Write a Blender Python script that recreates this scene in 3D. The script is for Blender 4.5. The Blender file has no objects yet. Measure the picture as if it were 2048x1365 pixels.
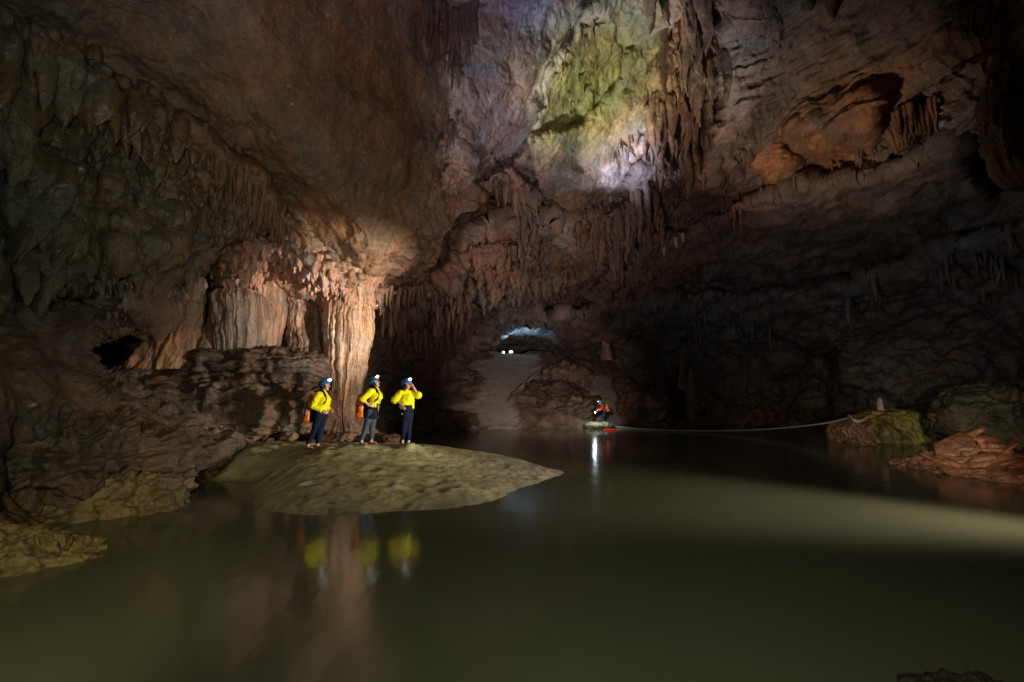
import bpy, bmesh, math, random
import numpy as np
from mathutils import Vector, Matrix

# ------------------------------------------------------------------ camera
R = math.radians
CAM = np.array([0.0, 0.0, 2.0])
FPX = 910.0
PITCH = math.atan(97.5 / FPX)
FW = np.array([0, math.cos(PITCH), math.sin(PITCH)])
UP = np.array([0, -math.sin(PITCH), math.cos(PITCH)])
RT = np.array([1.0, 0, 0])
scene = bpy.context.scene
col = scene.collection
cd = bpy.data.cameras.new('camera'); cam = bpy.data.objects.new('camera', cd); col.objects.link(cam)
cd.sensor_width = 36; cd.lens = 36 * FPX / 2048; cd.clip_start = 0.05; cd.clip_end = 400
cam.location = CAM; cam.rotation_euler = (R(90) + PITCH, 0, 0)
scene.camera = cam

def ray(px, py):
    u = (np.asarray(px, float) - 1024) / FPX; v = (682.5 - np.asarray(py, float)) / FPX
    return FW + u[..., None] * RT + v[..., None] * UP
def at(px, py, Y):
    d = ray(px, py); return CAM + d * (np.asarray(Y, float) / d[..., 1])[..., None]
def ground(px, py, z=0.0):
    d = ray(px, py); return CAM + d * ((z - 2.0) / d[..., 2])[..., None]
def P(px, py, Y): return Vector(at(px, py, Y))
def project(p):
    q = np.asarray(p) - CAM
    w = q @ FW
    return 1024 + FPX * (q @ RT) / w, 682.5 - FPX * (q @ UP) / w

# ------------------------------------------------------------------ world, exposure
w = bpy.data.worlds.new('World'); scene.world = w; w.use_nodes = True
bg = w.node_tree.nodes['Background']; bg.inputs[0].default_value = (0.10, 0.10, 0.13, 1); bg.inputs[1].default_value = 0.02
vs = scene.view_settings
vs.view_transform = 'Standard'; vs.look = 'None'; vs.exposure = 0; vs.gamma = 1
scene.cycles.use_denoising = True
scene.cycles.max_bounces = 5; scene.cycles.diffuse_bounces = 3; scene.cycles.glossy_bounces = 3
scene.cycles.sample_clamp_indirect = 4

# ------------------------------------------------------------------ lamps (torches and headlamps carried in the cave, plus added fill)
def spot(name, loc, target, power, color, angle, blend=1.0, radius=0.05):
    l = bpy.data.lights.new(name, 'SPOT'); l.energy = power; l.color = color
    l.spot_size = R(angle); l.spot_blend = blend; l.shadow_soft_size = radius
    o = bpy.data.objects.new(name, l); col.objects.link(o)
    o.location = loc
    o.rotation_euler = (Vector(target) - Vector(loc)).to_track_quat('-Z', 'Y').to_euler()
    return o
def point(name, loc, power, color, radius=0.05):
    l = bpy.data.lights.new(name, 'POINT'); l.energy = power; l.color = color; l.shadow_soft_size = radius
    o = bpy.data.objects.new(name, l); col.objects.link(o); o.location = loc; return o

HEAD = [P(656, 753, 10.9), P(755, 752, 11.2), P(823, 759, 11.5)]
# headlamps of the three walkers, pointing up and across the chamber
spot('headlamp_beam', HEAD[0] + Vector((.15, 0, .05)), P(1200, 140, 13), 3300, (1.0, 0.96, 0.62), 30, 1, .02)
spot('headlamp_beam', HEAD[1] + Vector((.15, 0, .05)), P(1080, 180, 13), 1900, (0.74, 0.80, 1.0), 48, 1, .02)
spot('headlamp_beam', HEAD[2] + Vector((.15, 0, .05)), P(1248, 316, 15), 5200, (0.90, 0.86, 1.0), 21, 1, .02)
spot('headlamp_beam', HEAD[2] + Vector((.25, 0, .08)), P(1330, 120, 13), 900, (1.0, 0.88, 0.78), 46, 1, .02)
spot('torch_or_fill_beam', (7.2, 8.6, 1.9), P(1390, 150, 12.5), 2600, (1.0, 0.90, 0.82), 26, 1, .03)
# added fill and one torch near the walkers: roof, hanging curtains, far hill
spot('torch_or_fill_beam', (1.6, 9.4, 1.7), P(1060, 480, 18), 1050, (1.0, 0.80, 0.70), 75, 1, .10)  # unseen fill added to brighten the hanging curtains
spot('torch_or_fill_beam', (2.2, 10.4, 1.9), P(1640, 250, 13), 1300, (1.0, 0.80, 0.64), 44, 1, .08)
spot('torch_or_fill_beam', (2.0, 13.0, 2.4), P(1070, 775, 30), 3400, (1.0, 0.84, 0.74), 50, 1, .12)  # unseen fill added to light the far hill
spot('torch_or_fill_beam', (3.0, 9.5, 2.2), P(1760, 540, 18), 400, (0.95, 0.92, 1.0), 80, 1, .15)  # unseen fill added for the dark right recess
# warm torch held beyond the right edge of the picture: lights the walkers and the column
spot('torch_or_fill_beam', (8.6, 6.2, 1.5), P(668, 600, 14.5), 19000, (1.0, 0.86, 0.76), 21, 1, .04)
spot('torch_or_fill_beam', (8.2, 6.6, 1.7), P(725, 815, 11.4), 4300, (1.0, 0.93, 0.80), 17, .8, .05)
# low torch grazing the river from the right
spot('torch_or_fill_beam', (10.6, 5.4, 1.3), (1.4, 9.7, 0.0), 6800, (1.0, 0.83, 0.68), 44, 1, .5)
# torches and added fill beside the photographer
spot('torch_or_fill_beam', (2.4, 3.0, 2.2), P(130, 300, 8.0), 300, (0.98, 0.92, 0.72), 54, 1, .04)
spot('torch_or_fill_beam', (-.2, -.5, 2.6), P(180, 330, 8), 170, (0.75, 0.95, 1.0), 70, 1, .012)
spot('torch_or_fill_beam', (.2, -.8, 2.4), P(740, 250, 10.5), 1500, (1.0, 0.78, 0.64), 66, 1, .10)  # unseen fill added for the left roof slab
spot('torch_or_fill_beam', (-.8, -.6, 2.7), ground(40, 1120), 900, (1.0, 0.88, 0.50), 50, 1, .06)
spot('torch_or_fill_beam', (.4, -.6, 3.6), ground(1150, 1040), 440, (.98, 1.0, 0.80), 112, 1, .25)  # unseen wide fill added over water and sand
spot('torch_or_fill_beam', (5.5, 2.0, 1.5), ground(1960, 915), 900, (1.0, 0.70, 0.52), 50, 1, .06)
spot('torch_or_fill_beam', (6.2, 5.0, 1.9), P(1800, 850, 18.4), 1100, (1.0, 0.92, 0.70), 26, 1, .06)  # unseen spot added to brighten the flowstone mound

# ------------------------------------------------------------------ noise
_rng = np.random.RandomState(7)
_perm = np.tile(_rng.permutation(256), 3)
_g = _rng.normal(size=(256, 3)); _g /= np.linalg.norm(_g, axis=1)[:, None]; _g = _g.astype(np.float32)
def perlin(p):
    p = np.asarray(p, np.float32); i = np.floor(p).astype(np.int32); f = p - i; i &= 255
    s = f * f * f * (f * (f * 6 - 15) + 10)
    out = 0
    for dx in (0, 1):
        wx = s[:, 0] if dx else 1 - s[:, 0]; hx = _perm[i[:, 0] + dx]
        for dy in (0, 1):
            wy = s[:, 1] if dy else 1 - s[:, 1]; hy = _perm[hx + i[:, 1] + dy]
            for dz in (0, 1):
                wz = s[:, 2] if dz else 1 - s[:, 2]; h = _perm[hy + i[:, 2] + dz] & 255
                g = _g[h]
                out = out + wx * wy * wz * (g[:, 0] * (f[:, 0] - dx) + g[:, 1] * (f[:, 1] - dy) + g[:, 2] * (f[:, 2] - dz))
    return out * 1.4
def fbm(p, octv=4, lac=2.03, gain=.5, ridged=False):
    a = 1; o = 0; q = np.array(p, np.float32)
    for k in range(octv):
        n = perlin(q + k * 17.3)
        if ridged: n = 1 - 2 * np.abs(n)
        o = o + a * n; a *= gain; q = q * lac
    return o
def cells(p):
    p = np.asarray(p, np.float32); i = np.floor(p).astype(np.int32); best = np.full(len(p), 9.0, np.float32)
    for dx in (-1, 0, 1):
        for dy in (-1, 0, 1):
            for dz in (-1, 0, 1):
                c = i + np.array([dx, dy, dz]); k = c & 255
                h = _perm[_perm[_perm[k[:, 0]] + k[:, 1]] + k[:, 2]] & 255
                j = c + .5 + .42 * _g[h]
                best = np.minimum(best, ((p - j) ** 2).sum(1))
    return np.sqrt(best)

class TPS:
    def __init__(s, X, V, lam=1e-4):
        X = np.asarray(X, float); V = np.asarray(V, float)
        if V.ndim == 1: V = V[:, None]
        n = len(X); K = s.k(X, X) + lam * np.eye(n); Q = np.hstack([np.ones((n, 1)), X])
        A = np.vstack([np.hstack([K, Q]), np.hstack([Q.T, np.zeros((3, 3))])])
        s.c = np.linalg.solve(A, np.vstack([V, np.zeros((3, V.shape[1]))])); s.X = X
    def k(s, A, B):
        d = ((A[:, None, :] - B[None]) ** 2).sum(2); return .5 * d * np.log(d + 1e-12)
    def __call__(s, Z):
        Z = np.asarray(Z, float); out = []
        for a in range(0, len(Z), 20000):
            z = Z[a:a + 20000]; out.append(s.k(z, s.X) @ s.c[:-3] + np.hstack([np.ones((len(z), 1)), z]) @ s.c[-3:])
        return np.vstack(out)

def azel(d): return np.arctan2(d[..., 0], d[..., 1]), np.arctan2(d[..., 2], np.hypot(d[..., 0], d[..., 1]))

# ------------------------------------------------------------------ materials
def new_mat(name):
    m = bpy.data.materials.new(name); m.use_nodes = True
    return m, m.node_tree, m.node_tree.nodes['Principled BSDF']
def N(nt, t, **kw):
    n = nt.nodes.new(t)
    for k, v in kw.items():
        if k.startswith('i_'):
            key = k[2:].replace('_', ' ')
            n.inputs[key].default_value = v
        else: setattr(n, k, v)
    return n
def maprange(nt, src, a, b, c, d):
    m = N(nt, 'ShaderNodeMapRange'); nt.links.new(src, m.inputs[0])
    for i, v in enumerate((a, b, c, d)): m.inputs[i + 1].default_value = v
    return m.outputs[0]
def mathn(nt, op, a, b):
    m = N(nt, 'ShaderNodeMath', operation=op)
    for i, v in enumerate((a, b)):
        if isinstance(v, (int, float)): m.inputs[i].default_value = v
        else: nt.links.new(v, m.inputs[i])
    return m.outputs[0]

def rock_material(name, rough=(.28, .62), bump=.5, streak=.5, spec=.5, coat=0):
    m, nt, b = new_mat(name); L = nt.links.new
    att = N(nt, 'ShaderNodeAttribute', attribute_name='tint')
    tc = N(nt, 'ShaderNodeTexCoord')
    st = N(nt, 'ShaderNodeMapping'); st.inputs['Scale'].default_value = (3.2, 3.2, .35); L(tc.outputs['Object'], st.inputs[0])
    n1 = N(nt, 'ShaderNodeTexNoise', i_Scale=.9, i_Detail=7, i_Roughness=.62); L(tc.outputs['Object'], n1.inputs[0])
    n2 = N(nt, 'ShaderNodeTexNoise', i_Scale=9.0, i_Detail=5, i_Roughness=.65); L(tc.outputs['Object'], n2.inputs[0])
    n3 = N(nt, 'ShaderNodeTexNoise', i_Scale=1.0, i_Detail=5, i_Roughness=.6); L(st.outputs[0], n3.inputs[0])
    f1 = maprange(nt, n1.outputs[0], .3, .7, .62, 1.4)
    f2 = maprange(nt, n2.outputs[0], .28, .72, .68, 1.32)
    f3 = maprange(nt, n3.outputs[0], .3, .7, 1 - .5 * streak, 1 + .5 * streak)
    f = mathn(nt, 'MULTIPLY', mathn(nt, 'MULTIPLY', f1, f2), f3)
    # iron stain hue shift
    n4 = N(nt, 'ShaderNodeTexNoise', i_Scale=.55, i_Detail=6, i_Roughness=.7, i_Distortion=.6); L(tc.outputs['Object'], n4.inputs[0])
    hue = N(nt, 'ShaderNodeMix', data_type='RGBA', blend_type='MULTIPLY'); hue.inputs[0].default_value = 1
    ramp = N(nt, 'ShaderNodeValToRGB'); L(n4.outputs[0], ramp.inputs[0])
    e = ramp.color_ramp.elements
    e[0].position = .36; e[0].color = (1.25, .93, .72, 1); e[1].position = .62; e[1].color = (.86, .98, 1.12, 1)
    L(att.outputs['Color'], hue.inputs[6]); L(ramp.outputs[0], hue.inputs[7])
    sc = N(nt, 'ShaderNodeVectorMath', operation='SCALE'); L(hue.outputs[2], sc.inputs[0]); L(f, sc.inputs['Scale'])
    L(sc.outputs[0], b.inputs['Base Color'])
    L(maprange(nt, n2.outputs[0], .3, .7, rough[1], rough[0]), b.inputs['Roughness'])
    b.inputs['Specular IOR Level'].default_value = spec
    n5 = N(nt, 'ShaderNodeTexNoise', i_Scale=26.0, i_Detail=4, i_Roughness=.6); L(tc.outputs['Object'], n5.inputs[0])
    h = mathn(nt, 'ADD', mathn(nt, 'MULTIPLY', n2.outputs[0], 1.0), mathn(nt, 'MULTIPLY', n5.outputs[0], .35))
    h = mathn(nt, 'ADD', h, mathn(nt, 'MULTIPLY', n3.outputs[0], 1.2 * streak))
    bp = N(nt, 'ShaderNodeBump', i_Strength=bump, i_Distance=.12); L(h, bp.inputs['Height']); L(bp.outputs[0], b.inputs['Normal'])
    if coat:
        b.inputs['Coat Weight'].default_value = coat; b.inputs['Coat Roughness'].default_value = .08; L(bp.outputs[0], b.inputs['Coat Normal'])
    return m
M_ROCK = rock_material('cave_rock', bump=.55)
M_WET = rock_material('wet_flowstone', (.16, .36), .5, .8, .6, .8)
M_FLUTE = rock_material('fluted_limestone', (.28, .5), .45, 1.3, .5)

def plain(name, c, rough=.6, emit=0, noise=.12, nscale=40, bump=0, metallic=0, ecol=None):
    m, nt, b = new_mat(name); L = nt.links.new
    tc = N(nt, 'ShaderNodeTexCoord'); n = N(nt, 'ShaderNodeTexNoise', i_Scale=nscale, i_Detail=4); L(tc.outputs['Object'], n.inputs[0])
    sc = N(nt, 'ShaderNodeVectorMath', operation='SCALE'); sc.inputs[0].default_value = c[:3]
    L(maprange(nt, n.outputs[0], .3, .7, 1 - noise, 1 + noise), sc.inputs['Scale']); L(sc.outputs[0], b.inputs['Base Color'])
    b.inputs['Roughness'].default_value = rough; b.inputs['Metallic'].default_value = metallic
    if emit:
        b.inputs['Emission Color'].default_value = (*(ecol or c)[:3], 1); b.inputs['Emission Strength'].default_value = emit
    if bump:
        bp = N(nt, 'ShaderNodeBump', i_Strength=bump, i_Distance=.02); L(n.outputs[0], bp.inputs['Height']); L(bp.outputs[0], b.inputs['Normal'])
    return m

# ------------------------------------------------------------------ mesh helpers
def tag(o, label=None, cat=None, group=None, kind=None):
    if label: o['label'] = label
    if cat: o['category'] = cat
    if group: o['group'] = group
    if kind: o['kind'] = kind
    return o
def mesh_obj(name, V, F, mat, parent=None, tint=None, smooth=True):
    """V (n,3); F list of index arrays (all quads or all tris) -> ONE object"""
    me = bpy.data.meshes.new(name)
    V = np.asarray(V, np.float32); Fs = [np.asarray(f, np.int32) for f in (F if isinstance(F, list) else [F]) if len(f)]
    me.vertices.add(len(V)); me.vertices.foreach_set('co', V.ravel())
    loops = np.concatenate([f.ravel() for f in Fs]); tot = np.concatenate([np.full(len(f), f.shape[1], np.int32) for f in Fs])
    me.loops.add(len(loops)); me.loops.foreach_set('vertex_index', loops)
    me.polygons.add(len(tot)); start = np.concatenate([[0], np.cumsum(tot)[:-1]]).astype(np.int32)
    me.polygons.foreach_set('loop_start', start)
    me.update(calc_edges=True); me.validate()
    if smooth: me.polygons.foreach_set('use_smooth', np.ones(len(me.polygons), bool))
    if tint is not None:
        a = me.color_attributes.new('tint', 'FLOAT_COLOR', 'POINT')
        t = np.ones((len(V), 4), np.float32); t[:, :3] = tint; a.data.foreach_set('color', t.ravel())
    if mat: me.materials.append(mat)
    o = bpy.data.objects.new(name, me); col.objects.link(o)
    if parent: o.parent = parent
    return o
class MB:
    def __init__(s): s.v = []; s.q = []; s.t = []; s.n = 0
    def add(s, V, Q=None, T=None):
        V = np.asarray(V, float)
        if Q is not None and len(Q): s.q.append(np.asarray(Q) + s.n)
        if T is not None and len(T): s.t.append(np.asarray(T) + s.n)
        s.v.append(V); s.n += len(V)
    def get(s):
        V = np.vstack(s.v); F = []
        if s.q: F.append(np.vstack(s.q))
        if s.t: F.append(np.vstack(s.t))
        return V, F
def grid_quads(nu, nv, wrap=False):
    a = np.arange(nu * nv).reshape(nu, nv)
    if wrap: a = np.vstack([a, a[:1]])
    return np.stack([a[:-1, :-1], a[1:, :-1], a[1:, 1:], a[:-1, 1:]], -1).reshape(-1, 4)
def empty(name, loc=(0, 0, 0)):
    o = bpy.data.objects.new(name, None); o.empty_display_size = .2; col.objects.link(o); o.location = loc
    return o

# ------------------------------------------------------------------ the cave shell: one closed surface of real depth round the chamber
CTRL = [  # px, py, distance Y
 (880,0,11.2),(1200,0,11.8),(600,0,9.2),(300,0,8.0),(0,0,6.6),(600,-300,7.0),(1000,-350,8.3),(1500,-300,8),(2048,-300,6.5),(0,-300,5),
 (600,300,10.6),(750,540,14.0),(400,200,9.3),(560,410,11.7),(760,400,12.6),(700,200,10.8),(820,200,12.2),(900,300,13.8),(860,470,15.0),(840,590,18.5),(640,520,13.2),
 (40,250,7.2),(-150,300,6.2),(200,330,8.4),(400,420,10.4),(520,500,12.2),(100,480,7.8),(300,540,9.6),(430,540,11.4),
 (60,640,8.0),(-150,650,6.5),(150,640,9.2),(260,640,11.3),(215,715,14.5),(330,640,12.6),(425,590,17.5),(410,670,17),(500,600,16.2),(600,650,17.2),(690,640,18.0),(700,760,17.5),
 (110,760,8.0),(250,780,11.4),(400,740,15),(450,800,14.5),(560,760,16.5),(560,850,15.5),(-150,850,5.5),(60,860,7.1),(200,880,8.2),(360,870,10.5),(500,890,13),
 (150,960,7.8),(20,970,6.8),(300,960,9.4),(430,960,10.5),(-150,1000,5.4),(100,1070,7.4),(0,1150,5.9),(0,1260,5.6),(-200,1300,4.6),(300,1100,8.5),
 (1200,200,14.0),(1080,120,12.6),(1010,250,14.0),(1330,100,12.6),(1400,250,14.0),(1250,330,15.5),(1100,330,15.4),(950,150,12.4),
 (1450,0,11.6),(1560,150,12.2),(1650,0,10.6),(1800,120,10.6),(2048,0,8.6),(2048,200,9.6),(1900,180,10.4),(1780,280,11.8),(1600,320,13.6),(1480,390,15.6),(1330,470,18.4),(1200,590,23),(1120,630,26.5),(1040,655,35),(1020,690,41),(1085,668,37),(995,672,37),(1095,648,31),(995,648,31),
 (2200,100,7.5),(2200,400,9.5),(2048,420,12.0),(1850,430,14.2),(1650,490,17.4),(1480,540,20.5),(1350,600,25),(1240,630,28),(1600,600,20.5),(1800,600,18.4),(2048,600,15),(2250,650,11),
 (1300,700,32),(1450,690,27.5),(1600,740,24.5),(1800,750,21.5),(2048,750,17.0),(2250,800,11),(1400,850,27.5),(1550,855,26.5),(1700,860,24),(1900,870,19),(2048,880,15.5),(2250,950,9),
 (1000,400,16.3),(1050,490,18.2),(1000,590,20.5),(930,620,21.5),(1130,550,20.3),(1200,450,18.2),(1300,400,16.8),
 (800,640,20.5),(850,720,23.5),(780,800,22.5),(900,690,26),(960,660,28),(1000,725,46),(1100,740,41),(1200,740,37),(850,800,27),(1280,800,32),(1000,830,40),(780,870,22),
]
def dirs_from(a, e): return np.stack([np.cos(e) * np.sin(a), np.cos(e) * np.cos(a), np.sin(e)], -1)
cp = np.array(CTRL, float); dv = at(cp[:, 0], cp[:, 1], cp[:, 2]) - CAM
cr = np.linalg.norm(dv, axis=1); ca, ce = azel(dv)
bx = [(-75, 0, 6), (-75, 30, 6.5), (75, 0, 12), (75, 30, 10), (-110, 5, 6), (110, 5, 9), (-150, 10, 9), (150, 10, 9), (180, 10, 10), (-180, 10, 10), (-120, 45, 7), (120, 45, 7), (60, 60, 7), (-60, 60, 6.5), (0, 75, 8), (-180, 80, 8), (180, 80, 8), (180, 50, 8), (-180, 50, 8),
      (-80, -25, 5), (80, -25, 9), (-130, -25, 7), (130, -25, 9), (180, -25, 10), (-180, -25, 10), (0, -25, 30), (40, -25, 18), (-40, -30, 5.5), (0, -50, 12), (180, -50, 9), (-180, -50, 9), (15, -12, 34), (-12, -14, 22)]
bx = np.array(bx, float)
ca = np.r_[ca, R(1) * bx[:, 0]]; ce = np.r_[ce, R(1) * bx[:, 1]]; cr = np.r_[cr, bx[:, 2]]
tps_r = TPS(np.c_[ca, ce], np.log(cr), 2e-4)

STEPS = [  # polyline, log-depth amount for the side to the LEFT of travel, edge width px, reach px
 ([(-100, -20), (90, 60), (250, 180), (340, 212), (430, 285), (520, 372), (590, 450), (650, 512)], -.055, 7, 60),
 ([(1215, -60), (1130, 90), (1080, 180), (1065, 290), (1075, 340)], .030, 7, 70),
 ([(2150, 130), (1960, 235), (1800, 325), (1680, 352), (1550, 372), (1400, 440), (1310, 480), (1150, 600)], .032, 7, 80),
 ([(620, 515), (700, 555), (770, 582), (850, 565), (930, 500), (960, 450)], -.05, 7, 70),
 ([(1150, 612), (1250, 600), (1400, 585), (1560, 590), (1700, 560), (1850, 500), (2050, 440)], -.05, 8, 60),
 ([(960, 370), (1010, 470), (980, 560), (940, 650)], -.03, 9, 60),
 ([(1460, -40), (1440, 120), (1445, 240), (1400, 330)], .05, 9, 70),
 ([(880, -40), (860, 90), (900, 200), (890, 330)], .03, 8, 50),
 ([(1060, 380), (1120, 440), (1200, 430), (1270, 360)], -.035, 8, 60),
 ([(1050, 300), (1020, 330), (990, 345)], .025, 5, 40),
 ([(1250, 130), (1215, 190), (1190, 240), (1110, 270)], .02, 5, 40),
 ([(150, 600), (290, 605), (400, 590), (440, 540)], -.07, 8, 70),
]
def polydist(px, py, poly):
    best = np.full(px.shape, 1e9); sgn = np.ones(px.shape)
    for (x0, y0), (x1, y1) in zip(poly[:-1], poly[1:]):
        dx, dy = x1 - x0, y1 - y0; t = np.clip(((px - x0) * dx + (py - y0) * dy) / (dx * dx + dy * dy), 0, 1)
        d = np.hypot(px - x0 - t * dx, py - y0 - t * dy); s = np.sign(dx * (py - y0) - dy * (px - x0))
        m = d < best; best[m] = d[m]; sgn[m] = s[m]
    return best, sgn

def inside_poly(px, py, poly):
    c = np.zeros(px.shape, bool)
    for (x0, y0), (x1, y1) in zip(poly, poly[1:] + poly[:1]):
        if y0 == y1: continue
        c ^= ((y0 > py) != (y1 > py)) & (px < (x1 - x0) * (py - y0) / (y1 - y0) + x0)
    return np.where(c, 1.0, -1.0)
TINT = [ # px, py, rgb albedo (mineral colour; the lit ceiling also carries painted coloured lamplight)
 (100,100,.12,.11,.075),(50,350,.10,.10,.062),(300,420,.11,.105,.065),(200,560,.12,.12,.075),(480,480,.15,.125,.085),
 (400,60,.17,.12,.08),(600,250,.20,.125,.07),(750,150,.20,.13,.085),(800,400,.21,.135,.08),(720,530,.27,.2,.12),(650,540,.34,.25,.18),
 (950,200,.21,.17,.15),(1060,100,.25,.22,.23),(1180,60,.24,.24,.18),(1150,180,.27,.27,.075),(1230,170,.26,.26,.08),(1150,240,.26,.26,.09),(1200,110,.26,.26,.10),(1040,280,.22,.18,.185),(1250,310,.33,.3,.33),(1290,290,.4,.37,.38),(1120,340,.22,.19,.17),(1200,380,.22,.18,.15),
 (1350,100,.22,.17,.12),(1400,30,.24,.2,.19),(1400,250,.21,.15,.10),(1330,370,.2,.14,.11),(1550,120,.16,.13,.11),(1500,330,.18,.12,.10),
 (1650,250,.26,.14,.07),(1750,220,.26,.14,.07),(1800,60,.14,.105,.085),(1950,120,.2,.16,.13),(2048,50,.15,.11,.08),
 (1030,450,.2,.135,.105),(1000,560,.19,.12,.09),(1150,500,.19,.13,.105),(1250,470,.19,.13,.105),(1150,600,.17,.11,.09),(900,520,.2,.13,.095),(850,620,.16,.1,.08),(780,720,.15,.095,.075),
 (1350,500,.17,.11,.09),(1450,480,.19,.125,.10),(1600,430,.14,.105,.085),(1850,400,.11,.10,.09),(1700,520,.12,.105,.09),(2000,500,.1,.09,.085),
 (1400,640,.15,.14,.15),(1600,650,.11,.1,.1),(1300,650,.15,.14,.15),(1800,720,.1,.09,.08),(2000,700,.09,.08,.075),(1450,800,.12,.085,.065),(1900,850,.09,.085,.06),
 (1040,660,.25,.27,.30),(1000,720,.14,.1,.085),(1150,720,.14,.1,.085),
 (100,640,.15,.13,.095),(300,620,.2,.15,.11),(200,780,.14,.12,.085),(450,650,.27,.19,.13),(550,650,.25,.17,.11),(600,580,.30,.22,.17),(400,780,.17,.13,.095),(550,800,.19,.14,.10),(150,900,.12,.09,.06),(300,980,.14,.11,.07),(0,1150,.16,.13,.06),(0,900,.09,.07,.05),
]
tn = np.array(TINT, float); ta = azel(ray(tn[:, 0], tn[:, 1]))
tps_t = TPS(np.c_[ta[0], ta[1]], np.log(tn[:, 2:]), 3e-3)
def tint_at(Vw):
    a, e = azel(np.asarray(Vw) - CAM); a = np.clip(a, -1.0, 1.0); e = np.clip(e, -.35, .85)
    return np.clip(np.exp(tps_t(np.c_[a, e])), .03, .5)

def axis(lo, hi, step, tail_lo, tail_hi, tail):
    c = np.arange(lo, hi, step); l = np.arange(tail_lo, lo - step, tail); h = np.arange(hi + tail * .5, tail_hi, tail)
    return np.r_[l, c, h, [tail_hi]]
AZ = R(1) * axis(-55, 55, .125, -180, 180, 4.0); EL = R(1) * axis(-21, 47, .125, -55, 89.9, 3.0)
A, E = np.meshgrid(AZ, EL, indexing='ij'); Af, Ef = A.ravel(), E.ravel()
D = dirs_from(Af, Ef)
# evaluate the smooth depth field on a coarse grid, then refine
logr = tps_r(np.c_[Af, Ef])[:, 0]
w_ = D @ FW; ok = w_ > .2
PX = np.where(ok, 1024 + FPX * (D @ RT) / np.where(ok, w_, 1), -9e3); PY = np.where(ok, 682.5 - FPX * (D @ UP) / np.where(ok, w_, 1), -9e3)
wob = np.stack([Af * 14, Ef * 14, 0 * Af], -1)
PXw = PX + 22 * fbm(wob, 4); PYw = PY + 22 * fbm(wob + 50, 4)
for poly, amt, wd, reach in STEPS:
    d, s = polydist(PXw, PYw, poly)
    logr += amt * s * np.tanh(d / wd) * np.exp(-(d / reach) ** 2)
HOLES = [([(178,706),(205,690),(240,668),(272,660),(268,720),(215,738)], .38, 5), ([(395,540),(425,525),(436,560),(428,600),(412,650),(385,690),(382,660),(405,600)], .30, 5),
 ([(640,640),(652,630),(648,720),(640,760)], .25, 4), ([(1925,215),(1985,170),(1975,300),(2030,370),(1990,390),(1935,330)], .35, 10), ([(1340,770),(1380,730),(1385,840),(1345,845)], .15, 8), ([(1605,700),(1660,690),(1690,790),(1640,850),(1570,845)], .12, 20)]
for poly, amt, wd in HOLES:
    hx_, hy_ = PXw * .4 + PX * .6, PYw * .4 + PY * .6
    d, _ = polydist(hx_, hy_, poly + poly[:1])
    logr += amt * (.5 + .5 * np.tanh(inside_poly(hx_, hy_, poly) * d / wd))
# smooth domed flowstone swellings fused with the roof
SWELL = [  # outline, amount, dome width, the edge where it grows out of the roof, fade width
 ([(1505,320),(1530,295),(1560,285),(1610,318),(1588,345),(1545,368),(1525,347)], .040, 30, [(1500,300),(1530,285),(1570,275),(1620,318)], 26),
 ([(1553,255),(1600,202),(1650,176),(1715,150),(1790,150),(1785,262),(1735,292),(1695,308),(1645,316),(1592,302),(1566,286)], .048, 40, [(1600,190),(1650,165),(1715,140),(1800,140),(1800,270)], 70),
 ([(1640,250),(1690,215),(1745,205),(1775,270),(1740,292),(1700,300),(1655,285)], .014, 25, [(1640,215),(1700,200),(1790,190),(1790,280)], 40),
 ([(1075,345),(1140,420),(1220,420),(1280,340),(1230,300),(1120,320)], .03, 60, [(1060,335),(1120,310),(1230,290)], 50),
 ([(1370,560),(1430,520),(1500,540),(1480,600),(1400,610)], .03, 30, [(1370,550),(1430,510),(1510,530)], 30)]
for poly, amt, wd, soft, wd2 in SWELL:
    hx_, hy_ = PXw * .35 + PX * .65, PYw * .35 + PY * .65
    d, _ = polydist(hx_, hy_, poly + poly[:1]); ds, _ = polydist(hx_, hy_, soft); fade = np.clip(ds / wd2, 0, 1)
    logr -= amt * np.where(inside_poly(hx_, hy_, poly) > 0, np.clip(d / wd, 0, 1) ** .6, 0) * fade * fade * (3 - 2 * fade)
r = np.exp(np.clip(logr, math.log(2.5), math.log(52)))
base = CAM + D * r[:, None]
def normals(Pg):
    du = np.gradient(Pg, axis=0); dvv = np.gradient(Pg, axis=1); n = np.cross(du, dvv); n /= np.linalg.norm(n, axis=2)[..., None] + 1e-9
    return n
G = base.reshape(len(AZ), len(EL), 3)
n = normals(G).reshape(-1, 3); n *= np.sign(-(n * D).sum(1))[:, None]     # towards the chamber
# rock relief
scl = np.clip(r / 12, .6, 2.4)
ROUGHC = [(600,200,.2),(300,100,.22),(750,400,.35),(150,400,1.2),(1100,200,.22),(1200,350,.28),(1050,330,.3),(1180,80,.28),(1000,100,.25),(1300,180,.5),(1400,150,.8),(1000,450,1.1),(1200,500,1.2),(1000,600,1.3),(1600,150,.35),(1900,150,.7),(1800,450,.3),(1500,550,.45),(1700,750,.5),(1950,700,.5),(400,700,1.0),(100,700,.9),(100,950,1.2),(850,650,1.2),(1300,700,.6),(560,650,.7),(1040,665,.3),(1090,655,.3)]
rc = np.array(ROUGHC, float); rt = azel(ray(rc[:, 0], rc[:, 1])); tps_rough = TPS(np.c_[rt[0], rt[1]], rc[:, 2], 1e-3)
rough = np.clip(tps_rough(np.c_[np.clip(Af, -1, 1), np.clip(Ef, -.35, .85)])[:, 0], .2, 1.4)
bed = np.clip((PX - 1250) / 250, 0, 1) * np.clip((740 - PY) / 100, 0, 1) * ok
rough = rough * (1 - .5 * bed)
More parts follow.
